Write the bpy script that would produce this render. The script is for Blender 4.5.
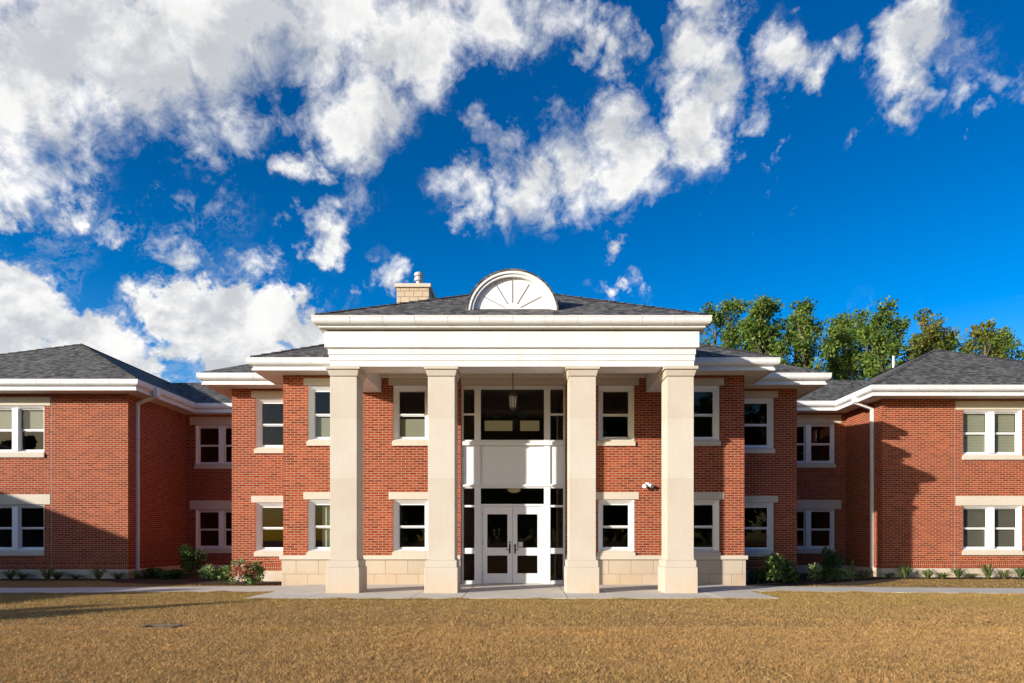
import bpy, math, random
import numpy as np
from mathutils import Vector, Matrix

for _o in list(bpy.data.objects):
    bpy.data.objects.remove(_o)
scene = bpy.context.scene
COL = scene.collection
R = math.radians
F = 674.0; CX = 524.0; HY = 538.0; EYE = 1.29

# ---------------------------------------------------------------- camera
cam_d = bpy.data.cameras.new('camera'); cam = bpy.data.objects.new('camera', cam_d); COL.objects.link(cam)
cam.location = (0, 0, EYE); cam.rotation_euler = (R(90), 0, 0)
cam_d.sensor_width = 36; cam_d.lens = 36*F/1024
cam_d.shift_x = (512-CX)/1024; cam_d.shift_y = (HY-341.5)/1024
cam_d.clip_end = 3000; cam_d.clip_start = .05
scene.camera = cam

# ---------------------------------------------------------------- light
SUN_M, SUN_T = 1.36, .45          # metres east / metres down for every metre north
sund = Vector((SUN_M, 1, -SUN_T)).normalized()
el = math.asin(-sund.z); az = math.atan2(-sund.x, -sund.y)
ld = bpy.data.lights.new('sun', 'SUN'); ld.energy = 5.0; ld.angle = R(.5); ld.color = (1, .925, .83)
sun = bpy.data.objects.new('sun', ld); COL.objects.link(sun); sun.location = (-40, -30, 30)
sun.rotation_euler = sund.to_track_quat('-Z', 'Y').to_euler()

scene.view_settings.view_transform = 'Standard'; scene.view_settings.look = 'None'
scene.view_settings.exposure = 0.52; scene.view_settings.gamma = 1; scene.view_settings.use_curve_mapping = False

class NT:
    """small helper for node trees"""
    def __init__(s, nt): s.nt = nt; s.n = nt.nodes; s.l = nt.links
    def new(s, t, **kw):
        n = s.n.new(t)
        for k, v in kw.items(): setattr(n, k, v)
        return n
    def put(s, sock, v):
        if isinstance(v, bpy.types.NodeSocket): s.l.new(v, sock)
        elif v is not None: sock.default_value = v
    def math(s, op, a, b=None, c=None, clamp=False):
        n = s.new('ShaderNodeMath', operation=op, use_clamp=clamp)
        s.put(n.inputs[0], a); s.put(n.inputs[1], b); s.put(n.inputs[2], c)
        return n.outputs[0]
    def vmath(s, op, a, b=None, out=0, scale=None):
        n = s.new('ShaderNodeVectorMath', operation=op)
        s.put(n.inputs[0], a); s.put(n.inputs[1], b)
        if scale is not None: n.inputs['Scale'].default_value = scale
        return n.outputs[out]
    def noise(s, vec, scale, detail=4, rough=.55, out=0, dist=0, dims='3D'):
        n = s.new('ShaderNodeTexNoise'); n.noise_dimensions = dims
        s.put(n.inputs['Vector'], vec); n.inputs['Scale'].default_value = scale
        n.inputs['Detail'].default_value = detail; n.inputs['Roughness'].default_value = rough
        n.inputs['Distortion'].default_value = dist
        return n.outputs[out]
    def mrange(s, v, a, b, c=0, d=1, smooth=False):
        n = s.new('ShaderNodeMapRange'); n.interpolation_type = 'SMOOTHSTEP' if smooth else 'LINEAR'
        s.put(n.inputs[0], v)
        for i, x in enumerate((a, b, c, d)): s.put(n.inputs[i+1], x)
        return n.outputs[0]
    def mix(s, f, a, b, bt='MIX'):
        n = s.new('ShaderNodeMix', data_type='RGBA', blend_type=bt)
        s.put(n.inputs[0], f)
        s.put(n.inputs[6], a if isinstance(a, bpy.types.NodeSocket) else (*a, 1))
        s.put(n.inputs[7], b if isinstance(b, bpy.types.NodeSocket) else (*b, 1))
        return n.outputs[2]

# ---------------------------------------------------------------- sky
world = bpy.data.worlds.new('World'); scene.world = world; world.use_nodes = True
W = NT(world.node_tree); W.n.clear()
SKY_STR = .075
sky = W.new('ShaderNodeTexSky', sky_type='NISHITA', sun_disc=False)
sky.sun_elevation = el; sky.sun_rotation = az % (2*math.pi); sky.air_density = 1.0; sky.dust_density = 1.2; sky.ozone_density = 3.0
hs = W.new('ShaderNodeHueSaturation'); hs.inputs['Saturation'].default_value = 1.5; hs.inputs['Value'].default_value = 1.25; hs.inputs['Hue'].default_value = .512
W.l.new(sky.outputs[0], hs.inputs['Color'])
tc = W.new('ShaderNodeTexCoord')
D0 = W.vmath('NORMALIZE', tc.outputs['Generated'])
sepH = W.new('ShaderNodeSeparateXYZ'); W.l.new(D0, sepH.inputs[0]); W.l.new(W.mrange(sepH.outputs[2], .12, .52, 2.1, 1.36, smooth=True), hs.inputs['Value'])
nz1 = W.noise(D0, 3.2, 5, .6, out=1)
nz1 = W.vmath('SUBTRACT', nz1, (.5, .5, .5))
nz2 = W.noise(D0, 11, 5, .62, out=1)
nz2 = W.vmath('SUBTRACT', nz2, (.5, .5, .5))
Dw = W.vmath('ADD', D0, W.vmath('SCALE', nz1, scale=.16))
Dw = W.vmath('ADD', Dw, W.vmath('SCALE', nz2, scale=.15))
# cloud banks: (x, y, radius, weight) given as bearings; each is a patch of sky in a fixed direction
BL = [(0,60,160,1.15),(110,30,150,1.15),(210,20,130,1.15),(310,5,115,1.1),(410,5,95,1.1),(60,110,90,1.05),(140,70,110,1.05),(490,10,80,.9),(550,5,50,.7),(30,140,90,1),(90,175,45,.9),(160,100,70,.7),
 (355,135,62,1),(390,100,60,.9),(300,168,30,.95),(325,90,60,.7),
 (135,215,52,.60),(185,250,55,.66),(250,265,44,.74),(322,243,36,.9),(60,235,70,.52),(0,190,40,.8),(350,195,60,.42),(210,205,60,.45),
 (30,305,85,1.25),(90,325,60,1.2),(-40,290,100,1.2),(190,330,75,1.2),(240,315,60,1.25),(290,325,58,1.25),(345,315,26,.6),(130,362,80,1.2),(10,350,70,1.2),(240,365,80,1.2),(330,350,60,1.1),(390,285,30,.55),
 (470,208,42,.95),(525,190,52,1),(575,170,58,1),(630,140,62,1.05),(690,110,66,1.1),(700,60,55,1),(715,15,50,.95),(550,222,34,.85),(622,60,32,.8),(590,35,28,.75),(500,150,36,.62),(632,212,22,.8),(780,60,48,.98),(790,85,28,.9),
 (885,70,50,1.05),(905,35,55,1),(930,5,50,.9),(895,105,34,.95),(835,45,30,.75),(960,50,50,.6),(950,95,34,.66),(838,122,22,.66),(755,165,30,.8),(745,188,20,.75),
 (634,291,24,.7),(612,294,16,.6),(610,246,16,.7),(870,318,44,.62),(1020,290,20,.8),(1000,70,30,.5),(690,208,14,.6)]
field = None
for (px, py, r, w) in BL:
    d = Vector(((px-CX)/F, 1, (HY-py)/F)); k = d.length; d.normalize()
    dist = W.vmath('DISTANCE', Dw, tuple(d), out=1)
    m = W.mrange(dist, r*1.25/F/k**1.3, 0, 0, w, smooth=True)
    field = m if field is None else W.math('MAXIMUM', field, m)
# clouds elsewhere in the sky, out of the frame
sepD = W.new('ShaderNodeSeparateXYZ'); W.l.new(D0, sepD.inputs[0])
back = W.mrange(sepD.outputs[1], .62, .35, 0, 1)
other = W.math('MULTIPLY', W.mrange(W.noise(D0, 1.6, 3, .5), .5, .62, 0, .3), W.math('MULTIPLY', back, W.mrange(sepD.outputs[2], .2, .4, 0, 1)))
field = W.math('MAXIMUM', field, other)
def streak(vec):
    mp = W.new('ShaderNodeMapping'); W.l.new(vec, mp.inputs[0]); mp.inputs['Rotation'].default_value = (0, R(40), 0)
    m2 = W.new('ShaderNodeMapping'); W.l.new(mp.outputs[0], m2.inputs[0]); m2.inputs['Scale'].default_value = (.75, 1, 2.3)
    return m2.outputs[0]
f1a = W.noise(W.vmath('MULTIPLY', D0, (1, 1, 1.3)), 6.0, 12, .62, dist=.25)
f1b = W.noise(streak(D0), 8.0, 12, .66, dist=.6)
f1 = W.math('ADD', W.math('MULTIPLY', f1a, .62), W.math('MULTIPLY', f1b, .38))
f2 = W.noise(D0, 21, 10, .68, dist=.5)
det = W.math('ADD', W.math('MULTIPLY', W.math('SUBTRACT', f1, .5), 2.6), W.math('MULTIPLY', W.math('SUBTRACT', f2, .5), 1.7))
dens = W.math('ADD', W.math('MULTIPLY', field, 1.3), det)
alpha = W.math('POWER', W.mrange(dens, W.mrange(sepD.outputs[2], .32, .42, .62, .32), W.mrange(sepD.outputs[2], .32, .42, .98, 1.13), 0, 1), 1.25)
veil = W.math('MULTIPLY', W.mrange(W.noise(streak(Dw), 13, 10, .7, dist=.25), .48, .74, 0, .75), W.mrange(field, .12, .7, 0, 1, smooth=True))
alpha = W.math('MAXIMUM', alpha, veil)
alpha = W.math('MULTIPLY', alpha, W.mrange(sepD.outputs[2], -.01, .02, 0, 1))
f1s_ = W.noise(D0, 9, 8, .6, dist=.3)
# shading: same noise sampled towards the sun
sdir = -sund
Ds = W.vmath('ADD', D0, tuple(sdir*.035 + Vector((0, 0, .02))))
f1s = W.noise(W.vmath('MULTIPLY', Ds, (1, 1, 1.3)), 6.0, 12, .62, dist=.25)
rel = W.math('SUBTRACT', f1a, f1s)
lit = W.mrange(rel, -.10, .08, 0, 1, smooth=True)
thick = W.mrange(dens, .8, 1.75, 0, 1, smooth=True)
big = W.mrange(W.math('ADD', W.math('MULTIPLY', W.noise(D0, 2.6, 4, .5), .6), W.math('MULTIPLY', f1s_, .4)), .38, .60, 0, 1, smooth=True)
K = .97/SKY_STR
ccol = W.mix(lit, (.44*K, .46*K, .49*K), (.73*K, .725*K, .715*K))
ccol = W.mix(W.math('MULTIPLY', thick, W.math('MULTIPLY', W.math('MULTIPLY', big, W.mrange(sepD.outputs[2], .30, .55, .25, 1)), .62)), ccol, (.33*K, .345*K, .36*K))
fin = W.mix(alpha, hs.outputs[0], ccol)
bg = W.new('ShaderNodeBackground'); bg.inputs[1].default_value = SKY_STR
W.l.new(fin, bg.inputs[0])
wo = W.new('ShaderNodeOutputWorld'); W.l.new(bg.outputs[0], wo.inputs[0])

# ---------------------------------------------------------------- materials
def newmat(name, rough=.6, spec=.3):
    m = bpy.data.materials.new(name); m.use_nodes = True
    t = NT(m.node_tree); b = t.n['Principled BSDF']
    b.inputs['Roughness'].default_value = rough; b.inputs['Specular IOR Level'].default_value = spec
    return m, t, b
def bump(t, b, h, strength=.3, dist=.01):
    n = t.new('ShaderNodeBump'); n.inputs['Strength'].default_value = strength; n.inputs['Distance'].default_value = dist
    t.put(n.inputs['Height'], h); t.l.new(n.outputs[0], b.inputs['Normal'])
def wallcoord(t):
    """(u, z) of a wall in metres: x along walls that face north/south, y along the others"""
    g = t.new('ShaderNodeNewGeometry'); p = t.new('ShaderNodeSeparateXYZ'); t.l.new(g.outputs['Position'], p.inputs[0])
    nn = t.new('ShaderNodeSeparateXYZ'); t.l.new(g.outputs['True Normal'], nn.inputs[0])
    side = t.math('GREATER_THAN', t.math('ABSOLUTE', nn.outputs[0]), t.math('ABSOLUTE', nn.outputs[1]))
    u = t.new('ShaderNodeMix'); t.l.new(side, u.inputs[0]); t.l.new(p.outputs[0], u.inputs[2]); t.l.new(p.outputs[1], u.inputs[3])
    c = t.new('ShaderNodeCombineXYZ'); t.l.new(u.outputs[0], c.inputs[0]); t.l.new(p.outputs[2], c.inputs[1])
    return c.outputs[0], g.outputs['Position'], p
def brickmat(name, c1, c2, mortar, soldier=None):
    m, t, b = newmat(name, .85, .2)
    uv, pos, p = wallcoord(t)
    br = t.new('ShaderNodeTexBrick'); t.l.new(uv, br.inputs['Vector'])
    br.offset = .5; br.inputs['Scale'].default_value = 1
    br.inputs['Brick Width'].default_value = .213; br.inputs['Row Height'].default_value = .0677
    br.inputs['Mortar Size'].default_value = .0075; br.inputs['Mortar Smooth'].default_value = .2; br.inputs['Bias'].default_value = 0
    # one random value per brick: colour 1 / colour 2 carry only a 0..1 tint
    br.inputs['Color1'].default_value = (0, 0, 0, 1); br.inputs['Color2'].default_value = (1, 1, 1, 1); br.inputs['Mortar'].default_value = (0, 0, 0, 1)
    fac = br.outputs['Fac']; tint = br.outputs['Color']
    if soldier:                                     # a course of bricks on end
        b2 = t.new('ShaderNodeTexBrick'); t.l.new(uv, b2.inputs['Vector'])
        b2.offset = 0; b2.inputs['Scale'].default_value = 1; b2.inputs['Brick Width'].default_value = .0677; b2.inputs['Row Height'].default_value = .4
        b2.inputs['Mortar Size'].default_value = .0062; b2.inputs['Color1'].default_value = (0, 0, 0, 1); b2.inputs['Color2'].default_value = (1, 1, 1, 1)
        b2.inputs['Mortar'].default_value = (0, 0, 0, 1)
        k = t.math('MULTIPLY', t.math('LESS_THAN', p.outputs[2], soldier[1]), t.math('GREATER_THAN', p.outputs[2], soldier[0]))
        fm = t.new('ShaderNodeMix'); t.l.new(k, fm.inputs[0]); t.l.new(fac, fm.inputs[2]); t.l.new(b2.outputs['Fac'], fm.inputs[3]); fac = fm.outputs[0]
        tint = t.mix(k, tint, b2.outputs['Color'])
    dark = (c1[0]*.52, c1[1]*.50, c1[2]*.6)
    rv = t.new('ShaderNodeRGBToBW'); t.l.new(tint, rv.inputs[0])
    ramp = t.new('ShaderNodeValToRGB'); t.l.new(rv.outputs[0], ramp.inputs[0])
    e = ramp.color_ramp.elements; e[0].position = 0; e[0].color = (*dark, 1); e[1].position = 1; e[1].color = (*c2, 1)
    q = e.new(.3); q.color = (*c1, 1); q = e.new(.72); q.color = (c1[0]*.5+c2[0]*.5, c1[1]*.5+c2[1]*.5, c1[2]*.5+c2[2]*.5, 1)
    n = t.noise(pos, .7, 4, .6); n2 = t.noise(pos, 40, 3, .6)
    bc = t.mix(t.mrange(n, .38, .62, 0, .5), ramp.outputs[0], (c1[0]*.75, c1[1]*.75, c1[2]*.8))
    bc = t.mix(t.mrange(n2, .3, .7, 0, .3), bc, (c2[0]*1.1, c2[1]*1.2, c2[2]*1.2))
    col = t.mix(fac, bc, mortar)
    t.l.new(col, b.inputs['Base Color'])
    bump(t, b, t.math('SUBTRACT', 1, fac), .8, .008)
    return m
M = {}
M['brick'] = brickmat('red_brick', (.225, .028, .011), (.37, .070, .023), (.43, .28, .175), soldier=(.305, .50))
def stonemat(name, c, joints=None, jz=0, jc=(.48, .42, .36)):
    m, t, b = newmat(name, .8, .25)
    uv, pos, p = wallcoord(t)
    n = t.noise(pos, 1.3, 5, .6); n2 = t.noise(t.vmath('MULTIPLY', pos, (6, 6, .8)), 3, 4, .6); n3 = t.noise(pos, 60, 3, .6)
    col = t.mix(t.mrange(n, .35, .7, 0, .45), c, (c[0]*.84, c[1]*.78, c[2]*.7))
    col = t.mix(t.mrange(n2, .45, .75, 0, .35), col, (c[0]*.86, c[1]*.83, c[2]*.78))
    col = t.mix(t.mrange(n3, .3, .7, 0, .12), col, (c[0]*.7, c[1]*.68, c[2]*.62))
    h = n3
    if joints:
        br = t.new('ShaderNodeTexBrick'); off = t.vmath('ADD', uv, (0.13, jz, 0)); t.l.new(off, br.inputs['Vector'])
        br.offset = .5; br.inputs['Scale'].default_value = 1
        br.inputs['Brick Width'].default_value = joints[0]; br.inputs['Row Height'].default_value = joints[1]; br.inputs['Mortar Size'].default_value = joints[2]
        br.inputs['Color1'].default_value = (.90, .87, .83, 1); br.inputs['Color2'].default_value = (1, 1, 1, 1); br.inputs['Mortar'].default_value = (*jc, 1)
        col = t.mix(1, col, br.outputs['Color'], 'MULTIPLY')
        h = t.math('SUBTRACT', t.math('MULTIPLY', n3, .3), br.outputs['Fac'])
    wet = t.math('MULTIPLY', t.mrange(p.outputs[2], .05, .62, .75, 0), t.mrange(t.noise(t.vmath('MULTIPLY', pos, (2.5, 2.5, 1)), 1.5, 5, .7), .3, .65))
    col = t.mix(wet, col, (c[0]*.88, c[1]*.70, c[2]*.52))
    t.l.new(col, b.inputs['Base Color']); bump(t, b, h, .35, .006)
    return m
M['stone'] = stonemat('limestone', (.60, .54, .445))
M['column'] = stonemat('cast_stone', (.60, .555, .485), (30.0, 1.43, .003), .17, (.80, .77, .73))
M['blocks'] = stonemat('limestone_blocks', (.56, .485, .385), (.62, .385, .007), .095)
M['chimney'] = stonemat('split_limestone', (.56, .46, .35), (.33, .21, .012), .05)
def paint(name, c, rough=.45, dirt=.12, joints=None):
    m, t, b = newmat(name, rough, .4)
    g = t.new('ShaderNodeNewGeometry'); n = t.noise(t.vmath('MULTIPLY', g.outputs['Position'], (1, 1, .4)), 2.3, 6, .65)
    col = t.mix(t.mrange(n, .4, .75, 0, dirt*2), c, (c[0]*.72, c[1]*.70, c[2]*.66))
    if joints:                                       # board joints and faint drip streaks
        uv, pos, p = wallcoord(t)
        ns = t.noise(t.vmath('MULTIPLY', pos, (7, 7, .5)), 1.6, 4, .6)
        col = t.mix(t.mrange(ns, .56, .78, 0, .30), col, (c[0]*.70, c[1]*.66, c[2]*.58))
        mm = t.math('FRACT', t.math('DIVIDE', t.math('ADD', t.math('ADD', p.outputs[0], p.outputs[1]), 60), joints[0]))
        col = t.mix(t.math('MULTIPLY', t.math('LESS_THAN', mm, .0025), .6), col, (.25, .24, .22))
    t.l.new(col, b.inputs['Base Color'])
    bump(t, b, t.noise(g.outputs['Position'], 3.5, 2, .5), .08, .02)
    return m
M['white'] = paint('white_paint', (.71, .71, .70), .45, .2, (3.05, .9))
M['frame'] = paint('white_frame', (.76, .76, .75), .35, .05)
M['soffit'] = paint('soffit_bounce_tan', (.66, .60, .50), .7)  # warm bounce from the ground is mixed into this tan
M['panel'] = paint('white_panel', (.80, .79, .78), .5, .03)
M['bronze'] = paint('dark_bronze', (.035, .03, .028), .4)
M['steel'] = paint('galvanised_steel', (.45, .45, .45), .35)
M['pvc'] = paint('grey_plastic', (.35, .35, .34), .5)
M['groove'] = paint('grey_joint_seal', (.28, .27, .26), .8)  # grey caulk of the wall joints and dormer lines
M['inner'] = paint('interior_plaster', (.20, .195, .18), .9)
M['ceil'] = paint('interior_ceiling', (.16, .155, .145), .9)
M['oak'] = paint('interior_oak_panel', (.55, .40, .16), .6)
M['blind'] = paint('olive_blind', (.36, .35, .27), .8)
M['blind_dark'] = paint('dark_blind', (.13, .12, .10), .8)
M['curtain'] = paint('pale_curtain', (.42, .42, .33), .9)
M['paper'] = paint('paper_notice', (.62, .66, .52), .8)
# glass
m, t, b = newmat('window_glass'); t.n.remove(b)
tr = t.new('ShaderNodeBsdfTransparent'); tr.inputs[0].default_value = (.80, .83, .80, 1)
gl = t.new('ShaderNodeBsdfGlossy'); gl.inputs['Roughness'].default_value = .01; gl.inputs['Color'].default_value = (.56, .48, .42, 1)
g_ = t.new('ShaderNodeNewGeometry'); cs = t.math('ABSOLUTE', t.vmath('DOT_PRODUCT', g_.outputs['Normal'], g_.outputs['Incoming'], out=1))
fr_v = t.math('ADD', .06, t.math('MULTIPLY', .90, t.math('POWER', t.math('SUBTRACT', 1, cs, clamp=True), 5)))
mx = t.new('ShaderNodeMixShader'); t.l.new(fr_v, mx.inputs[0]); t.l.new(tr.outputs[0], mx.inputs[1]); t.l.new(gl.outputs[0], mx.inputs[2])
t.l.new(mx.outputs[0], t.n['Material Output'].inputs[0]); M['glass'] = m
m, t, b = newmat('lantern_glass', .15, .5); b.inputs['Base Color'].default_value = (.75, .72, .62, 1); b.inputs['Transmission Weight'].default_value = .5; M['lglass'] = m
m, t, b = newmat('warm_glow_surface', .6); b.inputs['Base Color'].default_value = (.8, .7, .5, 1); b.inputs['Emission Color'].default_value = (1, .72, .36, 1); b.inputs['Emission Strength'].default_value = .10; M['lit'] = m  # faint glow shared by the ceiling lamp and the lobby band
# shingles
def shingle():
    m, t, b = newmat('charcoal_shingles', .85, .3)
    uv, pos, p = wallcoord(t)
    uvr = t.vmath('ADD', uv, (0, 0, 0))
    br = t.new('ShaderNodeTexBrick'); t.l.new(uvr, br.inputs['Vector']); br.offset = .37; br.offset_frequency = 3; br.squash = .7; br.squash_frequency = 2
    br.inputs['Scale'].default_value = 1; br.inputs['Brick Width'].default_value = .17; br.inputs['Row Height'].default_value = .064; br.inputs['Mortar Size'].default_value = .004
    br.inputs['Color1'].default_value = (.020, .020, .020, 1); br.inputs['Color2'].default_value = (.19, .18, .165, 1); br.inputs['Mortar'].default_value = (.02, .02, .02, 1)
    n = t.noise(pos, 1.1, 5, .6); n2 = t.noise(pos, 90, 2, .6)
    col = t.mix(t.mrange(n, .35, .7, 0, .3), br.outputs['Color'], (.09, .085, .08))
    col = t.mix(t.mrange(n2, .35, .65, 0, .3), col, (.05, .048, .045))
    t.l.new(col, b.inputs['Base Color']); bump(t, b, br.outputs['Fac'], -.5, .01)
    return m
M['shingle'] = shingle()
def flat(name, c1, c2, scale, rough=.9, bs=.3, scale2=60):
    m, t, b = newmat(name, rough, .2)
    g = t.new('ShaderNodeNewGeometry'); n = t.noise(g.outputs['Position'], scale, 6, .65); n2 = t.noise(g.outputs['Position'], scale2, 3, .6)
    f = t.math('ADD', t.math('MULTIPLY', t.mrange(n, .3, .7), .6), t.math('MULTIPLY', t.mrange(n2, .3, .7), .4))
    t.l.new(t.mix(f, c1, c2), b.inputs['Base Color']); bump(t, b, n2, bs, .01)
    return m
M['concrete'] = flat('concrete', (.50, .46, .39), (.64, .59, .50), 1.5, .85, .15)
M['soil'] = flat('dry_thatch', (.13, .075, .028), (.34, .21, .08), 2.5, .95, .6, 40)
M['mulch'] = flat('bark_mulch', (.025, .016, .011), (.09, .055, .035), 9, .95, .9, 35)
M['bark'] = flat('tree_bark', (.07, .055, .04), (.17, .14, .11), 3, .95, .8, 12)
def leafmat(name, cols, trans=.25):
    m, t, b = newmat(name, .6, .3)
    at = t.new('ShaderNodeAttribute', attribute_name='tint')
    ramp = t.new('ShaderNodeValToRGB'); t.l.new(at.outputs['Fac'], ramp.inputs[0])
    e = ramp.color_ramp.elements
    for i, (pp, c) in enumerate(cols):
        if i < 2: e[i].position = pp; e[i].color = (*c, 1)
        else:
            q = e.new(pp); q.color = (*c, 1)
    t.l.new(ramp.outputs[0], b.inputs['Base Color'])
    tl = t.new('ShaderNodeBsdfTranslucent'); t.l.new(ramp.outputs[0], tl.inputs[0])
    ms = t.new('ShaderNodeMixShader'); ms.inputs[0].default_value = trans
    t.l.new(b.outputs[0], ms.inputs[1]); t.l.new(tl.outputs[0], ms.inputs[2]); t.l.new(ms.outputs[0], t.n['Material Output'].inputs[0])
    return m, t, ramp, b, tl
M['leaf'] = leafmat('ash_leaves', [(0, (.04, .09, .014)), (1, (.38, .34, .055)), (.45, (.115, .19, .028)), (.8, (.21, .27, .042))], .35)[0]
M['leaf_gold'] = leafmat('turning_leaves', [(0, (.05, .09, .015)), (1, (.42, .22, .03)), (.4, (.14, .17, .025)), (.75, (.27, .23, .035))], .35)[0]
M['shrub'] = leafmat('shrub_leaves', [(0, (.022, .05, .012)), (1, (.16, .22, .05)), (.6, (.05, .10, .02))])[0]
M['lily'] = leafmat('daylily_leaves', [(0, (.04, .09, .02)), (1, (.30, .28, .10)), (.5, (.10, .18, .04))])[0]
M['petal'] = leafmat('hydrangea_petals', [(0, (.48, .13, .07)), (1, (.62, .54, .34)), (.5, (.55, .28, .16))])[0]
M['variegated'] = leafmat('variegated_leaves', [(0, (.10, .17, .05)), (1, (.55, .55, .32)), (.5, (.22, .30, .10))])[0]
def grassmat():
    m, t, ramp, b, tl = leafmat('dry_lawn_grass', [(0, (.24, .12, .032)), (1, (1.0, .78, .38)), (.35, (.56, .30, .090)), (.7, (.86, .52, .19))], .25)
    g = t.new('ShaderNodeNewGeometry'); pos = g.outputs['Position']; p = t.new('ShaderNodeSeparateXYZ'); t.l.new(pos, p.inputs[0])
    n = t.noise(t.vmath('MULTIPLY', pos, (.5, 1.4, 1)), .9, 5, .6); nb = t.noise(pos, 5, 3, .6)
    green = t.mrange(p.outputs[1], 10, 14.6, 0, .8)
    gf = t.math('ADD', green, t.mrange(n, .42, .72, -.05, .5), clamp=True)
    gf = t.math('MULTIPLY', gf, t.mrange(nb, .25, .75, .35, 1.1), clamp=True)
    gcol = t.mix(t.mrange(nb, .3, .7), (.30, .25, .055), (.42, .34, .09))
    col = t.mix(gf, ramp.outputs[0], gcol)
    strip = t.mrange(t.noise(t.vmath('MULTIPLY', pos, (.12, 1.6, 1)), 1.1, 2, .5), .42, .60, 0, .55)
    col = t.mix(strip, col, (.60, .38, .15))
    dk = t.math('MAXIMUM', t.mrange(t.noise(pos, 2.6, 4, .7), .52, .75, 0, .5), t.mrange(t.noise(pos, 16, 3, .6), .47, .68, 0, .75))
    col = t.mix(dk, col, (.14, .075, .026))
    for s in (b.inputs['Base Color'], tl.inputs[0]): t.l.new(col, s)
    return m
M['grass'] = grassmat()

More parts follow.
